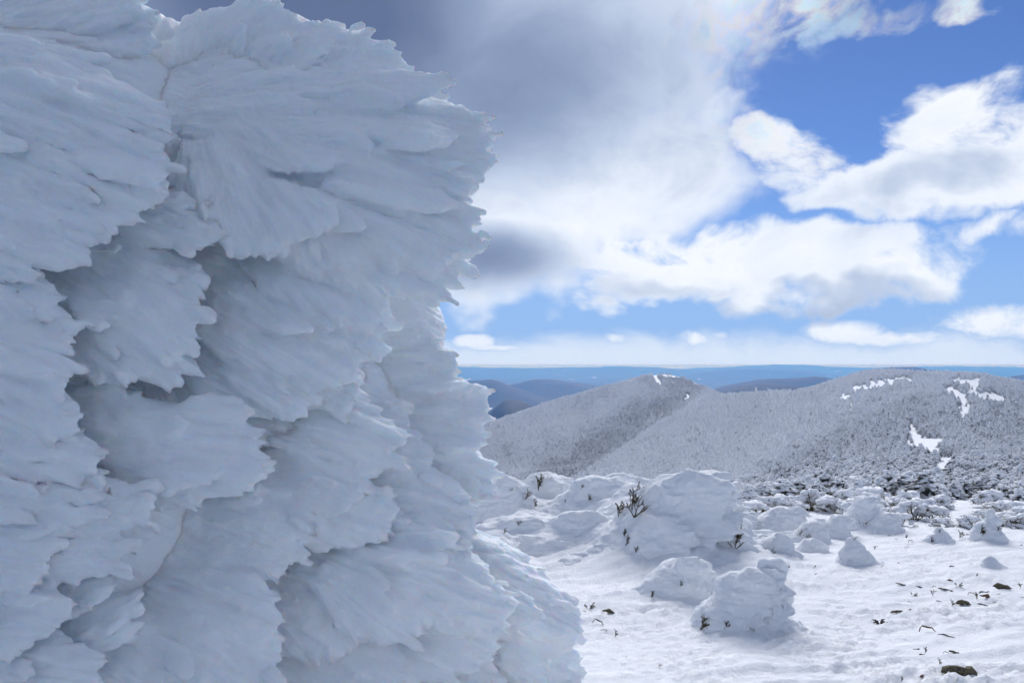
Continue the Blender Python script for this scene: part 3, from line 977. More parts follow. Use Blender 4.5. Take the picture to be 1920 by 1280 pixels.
def build_core():
    """the solid body that all the lobes grow from"""
    ax3 = np.stack([W_E, W_N, W_U])
    v, f = ellipsoids([(on_wall(px, py, lv + 0.06 - rn), (rx, rn, rz), ax3) for _, cores, _ in MASSES for px, py, lv, rx, rn, rz in cores])
    me = remeshed('rime_core', v, f, 0.03, 6)
    co, no = get_co(me), get_no(me)
    set_co(me, co + no * (0.05 * fbm(co * 2.6, 4))[:, None])
    o = link('rime_core', me, M_RIME, wall)
    o['label'] = 'solid rime-plastered body behind the fans'
build_core()

# ------------------------------------------------------------------ rime-covered firs
def mat_plain(name, c1, c2, scale, rough=0.85):
    m, b, p = new_mat(name)
    t = b.n.new('ShaderNodeTexCoord')
    n1_ = b.noise(t.outputs['Object'], scale, 3, 0.6)
    b.l.new(b.mixc(b.sstep(n1_, 0.3, 0.7), c1, c2), p.inputs['Base Color'])
    p.inputs['Roughness'].default_value = rough
    p.inputs['Specular IOR Level'].default_value = 0.2
    return m
M_CRUST = mat_plain('rime_crust', (0.81, 0.83, 0.86), (0.91, 0.92, 0.93), 9.0)
M_NEEDLE = mat_plain('dark_needles', (0.030, 0.036, 0.034), (0.075, 0.072, 0.060), 14.0)
M_OLIVE = mat_plain('olive_twigs', (0.045, 0.042, 0.022), (0.14, 0.105, 0.045), 18.0)
M_BARK = mat_plain('brown_bark', (0.05, 0.037, 0.028), (0.12, 0.085, 0.06), 25.0)

def basis(d):
    d = np.asarray(d, float); d = d / np.linalg.norm(d)
    a = np.cross(d, (0, 0, 1.0)) if abs(d[2]) < 0.95 else np.cross(d, (1.0, 0, 0))
    a /= np.linalg.norm(a)
    return d, a, np.cross(a, d)
def blade(p, d, L, w, up=(0, 0, 1)):
    """bent two-quad blade"""
    d, a, c = basis(d)
    m = p + d * L * 0.55 + c * 0.05 * L
    e = p + d * L - c * 0.10 * L
    return np.array([p - a * w * 0.4, p + a * w * 0.4, m + a * w * 0.5, m - a * w * 0.5, e + a * w * 0.15, e - a * w * 0.15]), np.array([[0, 1, 2, 3], [3, 2, 4, 5]])
def join(parts):
    V, Q, off = [], [], 0
    for v, q in parts:
        V.append(v); Q.append(q + off); off += len(v)
    return np.concatenate(V), np.concatenate(Q)
def pad(c, d, L, w, h, r, base=ICO1):
    v, f = base
    d, a, e = basis(d)
    k = 1 + 0.30 * np.array([r.uniform(-1, 1) for _ in range(len(v))])[:, None]
    p = v * k * np.array([L, w, h])
    return p @ np.stack([d, a, e]) + c, f
def tube(pts, rads, n=5):
    pts = np.asarray(pts, float); m = len(pts)
    V = []
    for i in range(m):
        d = pts[min(i + 1, m - 1)] - pts[max(i - 1, 0)]
        _, a, c = basis(d)
        for k in range(n):
            t = 2 * math.pi * k / n
            V.append(pts[i] + rads[i] * (a * math.cos(t) + c * math.sin(t)))
    Q = [[i * n + k, i * n + (k + 1) % n, (i + 1) * n + (k + 1) % n, (i + 1) * n + k] for i in range(m - 1) for k in range(n)]
    return np.array(V), np.array(Q)

def fir_meshes(seed, slim, rime):
    r = random.Random(seed)
    fol, crust = [], []
    n = 52
    for k in range(n):
        z = 0.05 + 0.93 * ((k + r.random()) / n) ** 1.05
        rad = (0.36 if not slim else 0.25) * (1 - z) ** 0.75 + 0.03
        a = k * 2.4 + r.uniform(-0.5, 0.5)
        rad *= r.uniform(0.75, 1.2)
        dr = np.array([math.cos(a), math.sin(a), r.uniform(-0.35, 0.15)])
        p = np.array([0, 0, z])
        fol.append(blade(p + dr * rad * 0.55, dr + np.array([r.uniform(-.6, .6), r.uniform(-.6, .6), -0.35]), rad * 0.8, 0.085))
        if rime < 1:
            fol.append(blade(p + dr * rad * 0.35, dr + np.array([r.uniform(-.8, .8), r.uniform(-.8, .8), r.uniform(-.3, .3)]), rad * 0.85, 0.10))
        s = r.uniform(0.75, 1.3) * (0.72 + 0.28 * rime)
        if r.random() > 0.45 + 0.55 * rime:
            continue
        crust.append(pad(p + dr * rad * r.uniform(0.55, 0.9) + np.array([0, 0, 0.01]), dr + np.array([0, 0, -0.3]), rad * 0.46 * s + 0.02, 0.078 * s, 0.066 * s, r))
    crust.append(pad(np.array([0, 0, 0.98]), (0, 0, 1), 0.09, 0.04, 0.04, r))
    for k in range(6):
        z = 0.22 + 0.13 * k
        crust.append(pad(np.array([0, 0, z]), (0, 0, 1), 0.12, 0.16 * (1.1 - z) + 0.03, 0.16 * (1.1 - z) + 0.03, r))
    v, q = join(fol); mf = mesh_from('foliage', v, q, smooth=False); mf.materials.append(M_NEEDLE)
    v, q = join(crust); mc = mesh_from('rime_crust', v, q); mc.materials.append(M_CRUST)
    v, q = tube([(0, 0, -0.08), (0.01, 0, 0.45), (0, 0, 0.95)], [0.03, 0.02, 0.005]); mt = mesh_from('trunk', v, q); mt.materials.append(M_BARK)
    return mf, mc, mt
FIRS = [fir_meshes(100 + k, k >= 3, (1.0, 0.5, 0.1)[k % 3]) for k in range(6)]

CLEAR = [  # open snow on the hillside: centre px, radii px, tilt
    (1807, 766, 9, 22, 0), (1790, 738, 16, 7, 30), (1827, 727, 8, 16, 20), (1806, 716, 18, 5, 0), (1858, 747, 26, 8, 10), (1650, 722, 46, 6, -14),
    (1600, 738, 26, 4, -32), (1690, 714, 16, 4, -8), (1640, 757, 12, 4, -30), (1575, 748, 14, 3, -35), (1590, 764, 20, 3, -25), (1487, 741, 14, 4, -35), (1714, 818, 8, 18, -15), (1730, 832, 34, 10, -5), (1752, 846, 12, 12, 40),
    (1770, 884, 17, 22, 20), (1724, 915, 12, 9, 0), (1812, 948, 42, 12, -5), (1232, 712, 3, 9, -20), (1287, 745, 7, 5, 0), (1262, 706, 22, 3, 4), (1300, 716, 18, 3, 24), (1240, 703, 16, 3, 0)]
SPARSE = [(1445, 912, 48, 20, -20), (1880, 780, 30, 14, 0), (1830, 900, 30, 14, 20), (1900, 700, 30, 10, 0)]
def in_ell(px, py, lst, k=1.0):
    m = np.zeros(len(px), bool)
    for cx, cy_, rx, ry, t in lst:
        c, s = math.cos(R(t)), math.sin(R(t))
        u = ((px - cx) * c + (py - cy_) * s) / (rx * k)
        v = (-(px - cx) * s + (py - cy_) * c) / (ry * k)
        m |= (u * u + v * v) < 1
    return m

def scatter_firs():
    rs = np.random.RandomState(3)
    nx, nk = 800, 900
    gx = np.linspace(560, 2120, nx)
    gk = np.linspace(0.9, 10.6, nk)
    Kg, Pg = np.meshgrid(gk, gx, indexing='ij')
    P = hill_pts(Pg.ravel(), Kg.ravel()).reshape(nk, nx, 3)
    d = P[..., 1]
    e1 = P[1:, :-1] - P[:-1, :-1]; e2 = P[:-1, 1:] - P[:-1, :-1]
    area = np.linalg.norm(np.cross(e1, e2), axis=-1)
    dc = d[:-1, :-1]
    h = 0.92 + 1.35 * sst(dc, 50, 350) + 1.5 * sst(dc, 400, 1300)
    elev = (P[..., 2] - EYE) / d
    cm = np.maximum.accumulate(elev, axis=0)
    top = (P[:-1, :-1, 2] + h * 1.1 - EYE) / dc
    vis = top > cm[:-1, :-1] - 1e-9
    dens = 1.0 / (0.70 * h) ** 2
    lam = area * dens * vis * sst(dc, 26, 40) * np.where(Pg[:-1, :-1] < 840, 0.6, 1.0)
    cnt = rs.poisson(lam)
    ii, jj = np.nonzero(cnt)
    rep = cnt[ii, jj]
    ii, jj = np.repeat(ii, rep), np.repeat(jj, rep)
    a, b_ = rs.rand(len(ii)), rs.rand(len(ii))
    pts = P[ii, jj] + e1[ii, jj] * a[:, None] + e2[ii, jj] * b_[:, None]
    hh = h[ii, jj] * np.exp(rs.normal(0, 0.22, len(ii)))
    px = 960 + pts[:, 0] / pts[:, 1] * F
    py = HY - (pts[:, 2] - EYE) / pts[:, 1] * F
    wob = fbm(v3(px * 0.09, py * 0.09, 1.1), 2)
    keep = ~(in_ell(px + 8 * wob, py + 6 * wob, CLEAR, 1.2) & (rs.rand(len(px)) < 0.99))
    keep &= ~(in_ell(px + 8 * wob, py + 6 * wob, CLEAR, 1.6) & (rs.rand(len(px)) < 0.5))
    keep &= ~(in_ell(px + 6 * wob, py + 4 * wob, SPARSE) & (rs.rand(len(px)) < 0.72))
    # open gaps between thickets
    gap = fbm(v3(pts[:, 0] / 9.0, pts[:, 1] / 14.0, 6.6), 3)
    keep &= ~((gap > 0.52) & (rs.rand(len(px)) < 0.75))
    return pts[keep], hh[keep], px[keep], rs
def build_forest():
    pts, hh, px, rs = scatter_firs()
    size = hh / pts[:, 1]
    infr = (px > 900) & (px < 1915)
    order = np.argsort(-(size * infr))
    near, rest = order[:300], order[300:]
    far = pts[:, 1] > 140
    py = HY - (pts[:, 2] - EYE) / pts[:, 1] * F
    # sun and cloud shade put into rime cover: lit flanks heavy, shaded ones thin
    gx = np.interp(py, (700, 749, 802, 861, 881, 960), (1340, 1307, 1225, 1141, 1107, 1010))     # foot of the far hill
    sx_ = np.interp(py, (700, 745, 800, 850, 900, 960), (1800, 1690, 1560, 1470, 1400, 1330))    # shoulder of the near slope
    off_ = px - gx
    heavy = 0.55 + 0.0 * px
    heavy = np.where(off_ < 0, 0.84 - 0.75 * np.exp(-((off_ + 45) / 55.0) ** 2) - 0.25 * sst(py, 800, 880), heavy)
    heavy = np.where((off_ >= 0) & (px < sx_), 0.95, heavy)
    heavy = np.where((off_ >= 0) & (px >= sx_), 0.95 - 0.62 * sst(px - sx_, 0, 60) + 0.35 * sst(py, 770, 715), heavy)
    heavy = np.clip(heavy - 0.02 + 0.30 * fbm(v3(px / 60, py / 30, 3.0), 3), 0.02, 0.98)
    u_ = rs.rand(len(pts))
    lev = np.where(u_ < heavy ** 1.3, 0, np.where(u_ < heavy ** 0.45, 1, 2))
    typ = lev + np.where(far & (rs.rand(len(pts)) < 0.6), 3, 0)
    rot = rs.rand(len(pts)) * 6.283
    wide = np.where(far, 1.05, 1.5) * np.exp(rs.normal(0, 0.1, len(pts)))
    rep = {}
    for i in near:
        t = int(typ[i])
        o = empty('rime_fir', tuple(pts[i]), rot[i])
        o.scale = (hh[i] * wide[i], hh[i] * wide[i], hh[i])
        tag(o, 'stunted rime-covered fir in the thicket on the near slope', 'fir tree', 'stunted firs on the near slope')
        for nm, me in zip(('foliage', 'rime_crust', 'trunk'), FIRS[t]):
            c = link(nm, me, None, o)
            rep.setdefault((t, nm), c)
    for t in range(6):           # slim kinds that only stand farther off still need one real tree each
        if (t, 'foliage') not in rep:
            i = rest[np.nonzero(typ[rest] == t)[0][0]]
            o = empty('rime_fir', tuple(pts[i]), rot[i]); o.scale = (hh[i], hh[i], hh[i])
            tag(o, 'stunted rime-covered fir in the thicket on the near slope', 'fir tree', 'stunted firs on the near slope')
            for nm, me in zip(('foliage', 'rime_crust', 'trunk'), FIRS[t]):
                rep[(t, nm)] = link(nm, me, None, o)
    me = bpy.data.meshes.new('forest')
    me.vertices.add(len(rest))
    me.vertices.foreach_set('co', pts[rest].astype(np.float32).ravel())
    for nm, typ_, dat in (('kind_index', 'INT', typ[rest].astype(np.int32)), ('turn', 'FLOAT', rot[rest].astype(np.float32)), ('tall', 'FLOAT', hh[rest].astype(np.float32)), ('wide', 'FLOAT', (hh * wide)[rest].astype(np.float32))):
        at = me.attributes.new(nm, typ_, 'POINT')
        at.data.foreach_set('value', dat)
    fo = link('forest', me)
    tag(fo, 'dense rime-grey fir forest covering the slopes', kind='stuff')
    ng = bpy.data.node_groups.new('forest_scatter', 'GeometryNodeTree')
    ng.interface.new_socket('Geometry', in_out='INPUT', socket_type='NodeSocketGeometry')
    ng.interface.new_socket('Geometry', in_out='OUTPUT', socket_type='NodeSocketGeometry')
    N, Lk = ng.nodes, ng.links
    gi, go = N.new('NodeGroupInput'), N.new('NodeGroupOutput')
    def attr(nm, ty):
        a = N.new('GeometryNodeInputNamedAttribute'); a.data_type = ty
        a.inputs['Name'].default_value = nm
        return a.outputs['Attribute']
    rx = N.new('ShaderNodeCombineXYZ'); Lk.new(attr('turn', 'FLOAT'), rx.inputs[2])
    sx = N.new('ShaderNodeCombineXYZ'); w_ = attr('wide', 'FLOAT')
    Lk.new(w_, sx.inputs[0]); Lk.new(w_, sx.inputs[1]); Lk.new(attr('tall', 'FLOAT'), sx.inputs[2])
    jn = N.new('GeometryNodeJoinGeometry')
    for nm in ('foliage', 'rime_crust'):
        for t in range(6):
            oi = N.new('GeometryNodeObjectInfo'); oi.transform_space = 'ORIGINAL'
            oi.inputs['Object'].default_value = rep[(t, nm)]
            oi.inputs['As Instance'].default_value = True
            cmp_ = N.new('FunctionNodeCompare'); cmp_.data_type = 'INT'; cmp_.operation = 'EQUAL'
            Lk.new(attr('kind_index', 'INT'), cmp_.inputs['A'])
            [s for s in cmp_.inputs if s.name == 'B' and s.type == 'INT'][0].default_value = t
            Lk.new(cmp_.inputs['A'].links[0].from_socket, [s for s in cmp_.inputs if s.name == 'A' and s.type == 'INT'][0])
            ip = N.new('GeometryNodeInstanceOnPoints')
            Lk.new(gi.outputs[0], ip.inputs['Points'])
            Lk.new(cmp_.outputs[0], ip.inputs['Selection'])
            Lk.new(oi.outputs['Geometry'], ip.inputs['Instance'])
            Lk.new(rx.outputs[0], ip.inputs['Rotation'])
            Lk.new(sx.outputs[0], ip.inputs['Scale'])
            Lk.new(ip.outputs[0], jn.inputs[0])
    Lk.new(jn.outputs[0], go.inputs[0])
    md = fo.modifiers.new('scatter', 'NODES')
    md.node_group = ng
    print('firs', len(pts))
build_forest()

# ------------------------------------------------------------------ snow-buried firs in the foreground
def twig_mesh(seed, lush=1.0, bare=False):
    r = random.Random(seed)
    parts, leaves = [], []
    def grow(p, d, L, rad, depth):
        d = np.asarray(d, float); d /= np.linalg.norm(d)
        pts, n = [p], 4
        for k in range(n):
            d = d + np.array([r.uniform(-.25, .25), r.uniform(-.25, .25), r.uniform(-.1, .2)])
            d /= np.linalg.norm(d)
            pts.append(pts[-1] + d * L / n)
        parts.append(tube(pts, [rad * (1 - 0.16 * k) for k in range(n + 1)]))
        if depth < 2:
            for k in range(2, n + 1):
                for _ in range(1 if r.random() < 0.6 else 2):
                    dd = d + np.array([r.uniform(-1, 1), r.uniform(-1, 1), r.uniform(-.3, .7)])
                    grow(pts[k], dd, L * r.uniform(0.35, 0.6), rad * 0.6, depth + 1)
        if not bare:
            for k in range(1, n + 1):
                for _ in range(int(3 * lush)):
                    dd = d * 0.6 + np.array([r.uniform(-1, 1), r.uniform(-1, 1), r.uniform(-.5, .8)])
                    parts.append(blade(pts[k], dd, r.uniform(0.05, 0.10), 0.035))
    for k in range(3):
        grow(np.array([0, 0, -0.05]), (r.uniform(-1, 1), r.uniform(-.6, .3), 1.0), r.uniform(0.5, 0.9), 0.028, 0)
    v, q = join(parts)
    me = mesh_from('twig', v, q)
    me.materials.append(M_OLIVE)
    return me
TWIGS = [twig_mesh(40 + k, 1.0) for k in range(4)] + [twig_mesh(60 + k, bare=True) for k in range(2)]

def mound_mesh(seed, w, h, dep, lean=0.25, lobes=7, voxel=None, layered=1.0, cone=False, raw=False):
    """a buried fir: drifted base, leaning core, and layers of wind-grown rime stepping down the lee side"""
    r = random.Random(seed)
    lst = [((0.04 * w, 0, 0.0), (w * 1.05, dep * 0.85, h * 0.13), None), ((0.02 * w, 0, h * 0.04), (w * 0.78, dep * 0.68, h * 0.22), None)]
    if cone:
        for k in range(6):
            z = k / 6
            s = (1 - z) ** 0.9 + 0.10
            lst.append(((lean * z * h + r.uniform(-.05, .05) * w, 0, z * h * 0.92), (w * 0.52 * s, dep * 0.52 * s, h * 0.26), None))
    else:
        lst.append(((-0.06 * w, 0, h * 0.10), (w * 0.56, dep * 0.54, h * 0.42), None))
        lst.append(((lean * h * 0.3, 0, h * 0.40), (w * 0.38, dep * 0.40, h * 0.40), None))
        lst.append(((lean * h * 0.6, 0, h * 0.66), (w * 0.26, dep * 0.30, h * 0.29), None))
        for k in range(lobes // 2):
            z = r.uniform(0.05, 0.75)
            a = r.uniform(0, 6.283)
            s = 1 - 0.62 * z
            t = r.uniform(-0.25, 0.25)
            ax = np.array([[math.cos(t), 0, math.sin(t)], [0, 1, 0], [-math.sin(t), 0, math.cos(t)]])
            lst.append(((lean * z * h + math.cos(a) * w * 0.30 * s, math.sin(a) * dep * 0.32 * s, z * h),
                        (w * r.uniform(0.16, 0.30), dep * r.uniform(0.15, 0.26), h * r.uniform(0.10, 0.22)), ax))
    v, f = ellipsoids(lst)
    V, Fq = [v], [f]
    off = len(v)
    if not cone:
        for k in range(int(lobes * 3.2)):
            z = r.uniform(0.08, 0.88)
            s = (1 - 0.60 * z) * 0.95
            a = r.uniform(-2.2, 0.9)                      # mostly toward the lens and the lee
            root = np.array([lean * z * h + math.cos(a) * w * 0.20 * s - 0.10 * w, math.sin(a) * dep * 0.26 * s, z * h])
            nrm = np.array([math.cos(a) * 0.6, math.sin(a), 0.55])
            axd = np.array([1.0, 0.25 * math.sin(a), r.uniform(-0.45, 0.0)])
            ln = w * r.uniform(0.32, 0.52) * (0.55 + 0.45 * s)
            a_, q_ = placed(r.choice(T_BROAD), root + nrm / np.linalg.norm(nrm) * 0.14 * w * s, axd, nrm, ln, h * r.uniform(0.10, 0.20))
            V.append(a_); Fq.append(np.concatenate([q_[:, [0, 1, 2]], q_[:, [0, 2, 3]]]) + off); off += len(a_)
    if raw:
        return np.concatenate(V), np.concatenate(Fq)
    return finish_mound(np.concatenate(V), np.concatenate(Fq), seed, h, voxel or max(w, h) / 90, layered, 12)
def finish_mound(V, Fq, seed, h, voxel, layered, fill):
    me = remeshed('snow_crust', V, Fq, voxel, 3)
    fill_creases(me, fill)
    co, no = get_co(me), get_no(me)
    s = seed * 1.91
    q = co / h
    side = np.clip(1 - no[:, 2] * 0.7, 0.2, 1)
    warp = fbm(q * 1.6 + s, 3)
    ph = q[:, 2] * 7.0 - q[:, 0] * 1.6 + 1.5 * warp
    fr = ph - np.floor(ph)
    terr = (fr - sst(fr, 0.72, 1.0)) - 0.4
    lay = sst(fbm(q * 2.3 + s * 2, 2), -0.2, 0.5)
    d = h * (0.075 * warp + 0.018 * fbm(q * 3.4 + s * 3, 3) + layered * 0.034 * terr * side * lay + 0.016 * fbm(v3(q[:, 0] * 3, q[:, 1] * 6, q[:, 2] * 14) + s, 3) + 0.010 * fbm(q * 14 + s, 3))
    set_co(me, co + no * d[:, None])
    return me

from mathutils.bvhtree import BVHTree
def add_twigs(o, me, twigs, k):
    bm = bmesh.new(); bm.from_mesh(me); bvh = BVHTree.FromBMesh(bm); bm.free()
    base = Vector((0, 0, EYE)) - Vector(o.location)
    for (tx, ty, tpx, kind, rz) in twigs:      # twig foot on the crust along a sight line, height in photo pixels
        hit = bvh.ray_cast(base, Vector(((tx - 960) / F, 1.0, (HY - ty) / F)).normalized())
        if hit[0] is None:
            continue
        t_o = link('twig', TWIGS[kind], None, o)
        s = tpx * k / 0.9
        t_o.location = hit[0]
        t_o.scale = (s, s, s)
        t_o.rotation_euler = (R(18), 0, rz)
def mound_at(px, py, wpx, hpx, depf=0.8, sink=0.12):
    g = pix_ground(px, py)
    k = g[1] / F
    w, h = wpx * k, hpx * k
    return np.array((g[0], g[1] + w * 0.35 * depf, g[2] - sink * h)), w, h * (1 + sink) * 0.97, k
def place_mound(px, py, wpx, hpx, label, seed, lean=0.2, lobes=7, twigs=(), cone=False, layered=1.0, depf=0.8):
    loc, w, h, k = mound_at(px, py, wpx, hpx, depf)
    o = empty('snow_buried_fir', tuple(loc))
    tag(o, label, 'snow mound', 'snow-buried shrubs of the foreground')
    me = mound_mesh(seed, w, h, w * depf, lean, lobes, voxel=max(2.0 * k, max(w, h) / 90), cone=cone, layered=layered)
    link('snow_crust', me, M_SNOW, o)
    add_twigs(o, me, twigs, k)
    return o
def place_bank(rows, label, seed):
    """the big thicket: many buried firs plastered into one lumpy bank"""
    V, Q, T, off = [], [], [], 0
    o = empty('snow_buried_thicket', tuple(mound_at(1150, 1050, 100, 100)[0]))
    org = np.array(o.location)
    for i, (px, py, w_, h_, lab, kw) in enumerate(rows):
        kw = dict(kw)
        tw = kw.pop('twigs', ())
        loc, w, h, k = mound_at(px, py, w_, h_)
        w *= 1.4
        v, q = mound_mesh(seed + i * 3, w, h, w * 0.8, kw.get('lean', 0.2), kw.get('lobes', 7), raw=True)
        V.append(v + (loc - org)); Q.append(q + off); off += len(v)
        T += [(tw, k)]
    v, q = ellipsoids([(g - org + np.array((0, 0.65, -0.05)), (0.95, 0.85, a * 1.45), None) for g, a in _bank])
    V.append(v); Q.append(q + off)
    me = finish_mound(np.concatenate(V), np.concatenate(Q), seed, 1.1, 0.0215, 1.0, 55)
    tag(o, label, 'snow mound', 'snow-buried shrubs of the foreground')
    link('snow_crust', me, M_SNOW, o)
    add_twigs(o, me, [t for tw, k in T for t in tw], T[6][1])

MOUNDS = [
    # px, py (foot), width, height, label, options
    (935, 1010, 110, 128, 'rounded snow-caked mound touching the tall rime wall', dict(lean=0.1, twigs=((920, 932, 14, 0, 0.3), (958, 920, 10, 4, 1.0)))),
    (1000, 1000, 130, 112, 'snow-caked mound with two dark twigs standing on its crown', dict(lean=0.3, twigs=((1010, 918, 34, 0, 0.6), (985, 935, 30, 4, 2.0), (1002, 950, 14, 1, 0.2)))),
    (1085, 1010, 140, 122, 'ragged snow-crusted mound left of the tallest one', dict(lean=0.45, lobes=10, twigs=((1103, 938, 12, 1, 0.4), (1058, 942, 8, 2, 0.7)))),
    (1150, 990, 130, 100, 'low snow hump behind the hollow beside the tallest mound', dict(lean=0.2, twigs=((1090, 915, 9, 2, 1.4),))),
    (1010, 1055, 180, 58, 'low wind-scoured snow hummock before the twig-topped mound', dict(lean=0.2, lobes=9, twigs=((972, 985, 9, 0, 0), (945, 1000, 8, 1, 2)))),
    (915, 1075, 120, 75, 'smooth snow hummock at the foot of the rime wall', dict(lean=0.1, lobes=6)),
    (1260, 1065, 215, 178, 'tallest snow-buried fir, a layered white hump in mid-picture', dict(lean=0.18, lobes=9, twigs=((1190, 968, 46, 4, 0.9), (1185, 955, 34, 1, 2.2), (1160, 968, 24, 0, 0.4)))),
    (1350, 1062, 140, 112, 'sloping snow shoulder right of the tallest hump', dict(lean=-0.1, lobes=7, twigs=((1378, 1030, 34, 4, 0.4), (1380, 1018, 22, 1, 1.9)))),
    (1228, 1078, 120, 118, 'steep snow-crusted lobe with small twigs before the tallest hump', dict(lean=0.35, lobes=8, twigs=((1170, 1005, 14, 2, 0), (1173, 1022, 14, 1, 0.9), (1192, 1036, 10, 0, 0.2)))),
    (1270, 1150, 180, 98, 'ribbed snow mound with a dark dent, left of the front block', dict(lean=0.25, lobes=9, twigs=((1275, 1098, 8, 1, 0.3), (1220, 1120, 14, 2, 0.4)))),
    (1408, 1192, 165, 132, 'nearest snow mound, a wind-carved block with a brown twig', dict(lean=0.15, lobes=9, depf=0.75, twigs=((1305, 1135, 30, 5, 0.2), (1313, 1180, 22, 1, 0.5), (1358, 1178, 14, 2, 1.2), (1412, 1183, 11, 4, 0.1)))),
    (1465, 1010, 120, 62, 'broad snow hump with a small twig right of the tallest mound', dict(lean=0.3, twigs=((1415, 990, 12, 1, 0.2), (1420, 1005, 10, 2, 0.2)))),
    (1455, 1058, 110, 58, 'rounded snow lump with a dark hollow beside the path', dict(lean=0.2, twigs=((1446, 1040, 18, 4, 0.3), (1448, 1052, 12, 1, 1.3)))),
    (1392, 1010, 90, 52, 'small snow hump just behind the sloping shoulder', dict(lean=0.1)),
    (1528, 1022, 80, 46, 'small snow hump with a bent twig on its left', dict(lean=0.2, twigs=((1500, 1003, 14, 5, 0.1), (1512, 1010, 14, 4, 1.1)))),
    (1570, 1012, 70, 50, 'pale snow hump left of the pointed cone', dict(lean=0.3)),
    (1525, 1042, 70, 32, 'low snow bump near the middle of the path', dict(lean=0.2)),
    (1614, 1064, 80, 52, 'pointed cone of snow at the middle of the path', dict(cone=True, lean=-0.1, twigs=((1602, 1013, 9, 5, 0.3),))),
    (1622, 998, 80, 70, 'tall snow-capped hump at the edge of the thicket', dict(lean=0.2)),
    (1668, 1002, 80, 40, 'gentle snow hump right of the snow-capped hump', dict(lean=0.2)),
    (1770, 1022, 62, 30, 'small snow cone with dark specks near the clearing', dict(cone=True, lean=0.1, twigs=((1745, 1016, 7, 1, 0.3), (1760, 998, 6, 2, 0.3)))),
    (1868, 1022, 74, 66, 'snow-covered little fir standing alone near the right edge', dict(cone=True, lean=0.05, twigs=((1838, 1000, 12, 1, 0.2), (1870, 995, 9, 2, 1.2), (1842, 1005, 9, 0, 1)))),
    (1862, 1066, 50, 22, 'low bump of drifted snow near the right edge', dict(cone=True, layered=0.2)),
    (1060, 1046, 150, 84, 'lumpy snow bank in the hollow left of the tallest hump', dict(lean=0.3, lobes=9)),
    (1175, 1018, 120, 108, 'snow-plastered hump wedged against the left of the tallest one', dict(lean=0.3, lobes=8)),
    (1140, 1068, 150, 52, 'low drifted ledge of snow below the hollow', dict(lean=0.2, lobes=8)),
    (955, 1045, 140, 84, 'uneven snow bank below the mound touching the rime wall', dict(lean=0.3, lobes=9)),
    (1315, 1020, 120, 118, 'snow-plastered back of the tallest hump on its right', dict(lean=0.1, lobes=8)),
    (1420, 1045, 110, 50, 'low lump of snow between the shoulder and the path', dict(lean=0.2, lobes=7)),
    (1348, 958, 52, 40, 'snow knob peeping over the sloping shoulder', dict(lean=0.1)),
]
_bank = [(pix_ground(px, py), a) for px, py, a in ((930, 1010, .42), (1000, 1012, .45), (1070, 1015, .45), (1140, 1015, .48), (1210, 1035, .52), (1280, 1050, .50), (1340, 1055, .36))]
_spots = [pix_ground(px, py) for px, py, *_ in MOUNDS]
_thicket = [m for m in MOUNDS if m[0] < 1400 and m[1] < 1085 and m[1] > 960 and m[0] not in (1392,)]
place_bank(_thicket, 'long lumpy bank of snow-plastered firs right of the rime wall, tallest at its right end', 5)
for i, (px, py, w, h, lab, kw) in enumerate(MOUNDS):
    if (px, py, w, h, lab, kw) not in _thicket:
        place_mound(px, py, w, h, lab, 21 + i * 3, **kw)
for g, (px, py, w, h, lab, kw) in zip(_spots, MOUNDS):       # snow drifted up round each of them
    k = g[1] / F
    DRIFTS.append((g[0], g[1] + 0.35 * w * k, w * k * (0.95 if px < 1400 else 0.75), h * k * (0.40 if px < 1400 else 0.18)))
for g, a in _bank:                                            # one bank of drifted snow joins the big mounds
    DRIFTS.append((g[0], g[1] + 0.75, 0.95, a * 1.15))
build_ground()

# ------------------------------------------------------------------ snow-caked shrubs along the edge of the thicket
def shrub_meshes(seed):
    r = random.Random(seed)
    crust, fol = [], []
    for k in range(16):
        a, e = r.uniform(0, 6.283), r.uniform(0.0, 1.1)
        c = np.array([math.cos(a) * math.cos(e) * 0.5, math.sin(a) * math.cos(e) * 0.45, 0.12 + 0.62 * math.sin(e)])
        s = r.uniform(0.13, 0.25)
        crust.append(pad(c, (r.uniform(-1, 1), r.uniform(-1, 1), r.uniform(-.3, .3)), s * 1.3, s, s * 0.62, r, ICO2))
        for _ in range(6):
            d = np.array([math.cos(a) + r.uniform(-.8, .8), math.sin(a) + r.uniform(-.8, .8), r.uniform(-.5, .6)])
            p = c + np.array([r.uniform(-.1, .1), r.uniform(-.1, .1), -0.08])
            for q in range(3):
                fol.append(blade(p + d * 0.07 * q, d + np.array([r.uniform(-.6, .6), r.uniform(-.6, .6), r.uniform(-.3, .5)]), r.uniform(0.08, 0.20), 0.045))
    for k in range(7):
        d = np.array([r.uniform(-1, 1), r.uniform(-1, 1), r.uniform(0.5, 1.2)]); d /= np.linalg.norm(d)
        p = np.array([0, 0, -0.05])
        fol.append(tube([p, p + d * 0.45, p + d * 0.75 + np.array([0, 0, 0.12])], [0.02, 0.014, 0.006]))
    v, q = join(crust); mc = mesh_from('snow_cap', v, q)
    co, no = get_co(mc), get_no(mc)
    set_co(mc, co + no * (0.035 * fbm(co * 5 + seed, 3))[:, None])
    mc.materials.append(M_CRUST)
    v, q = join(fol); mf = mesh_from('foliage', v, q, smooth=False); mf.materials.append(M_OLIVE)
    return mf, mc
SHRUBS = [shrub_meshes(300 + k) for k in range(5)]
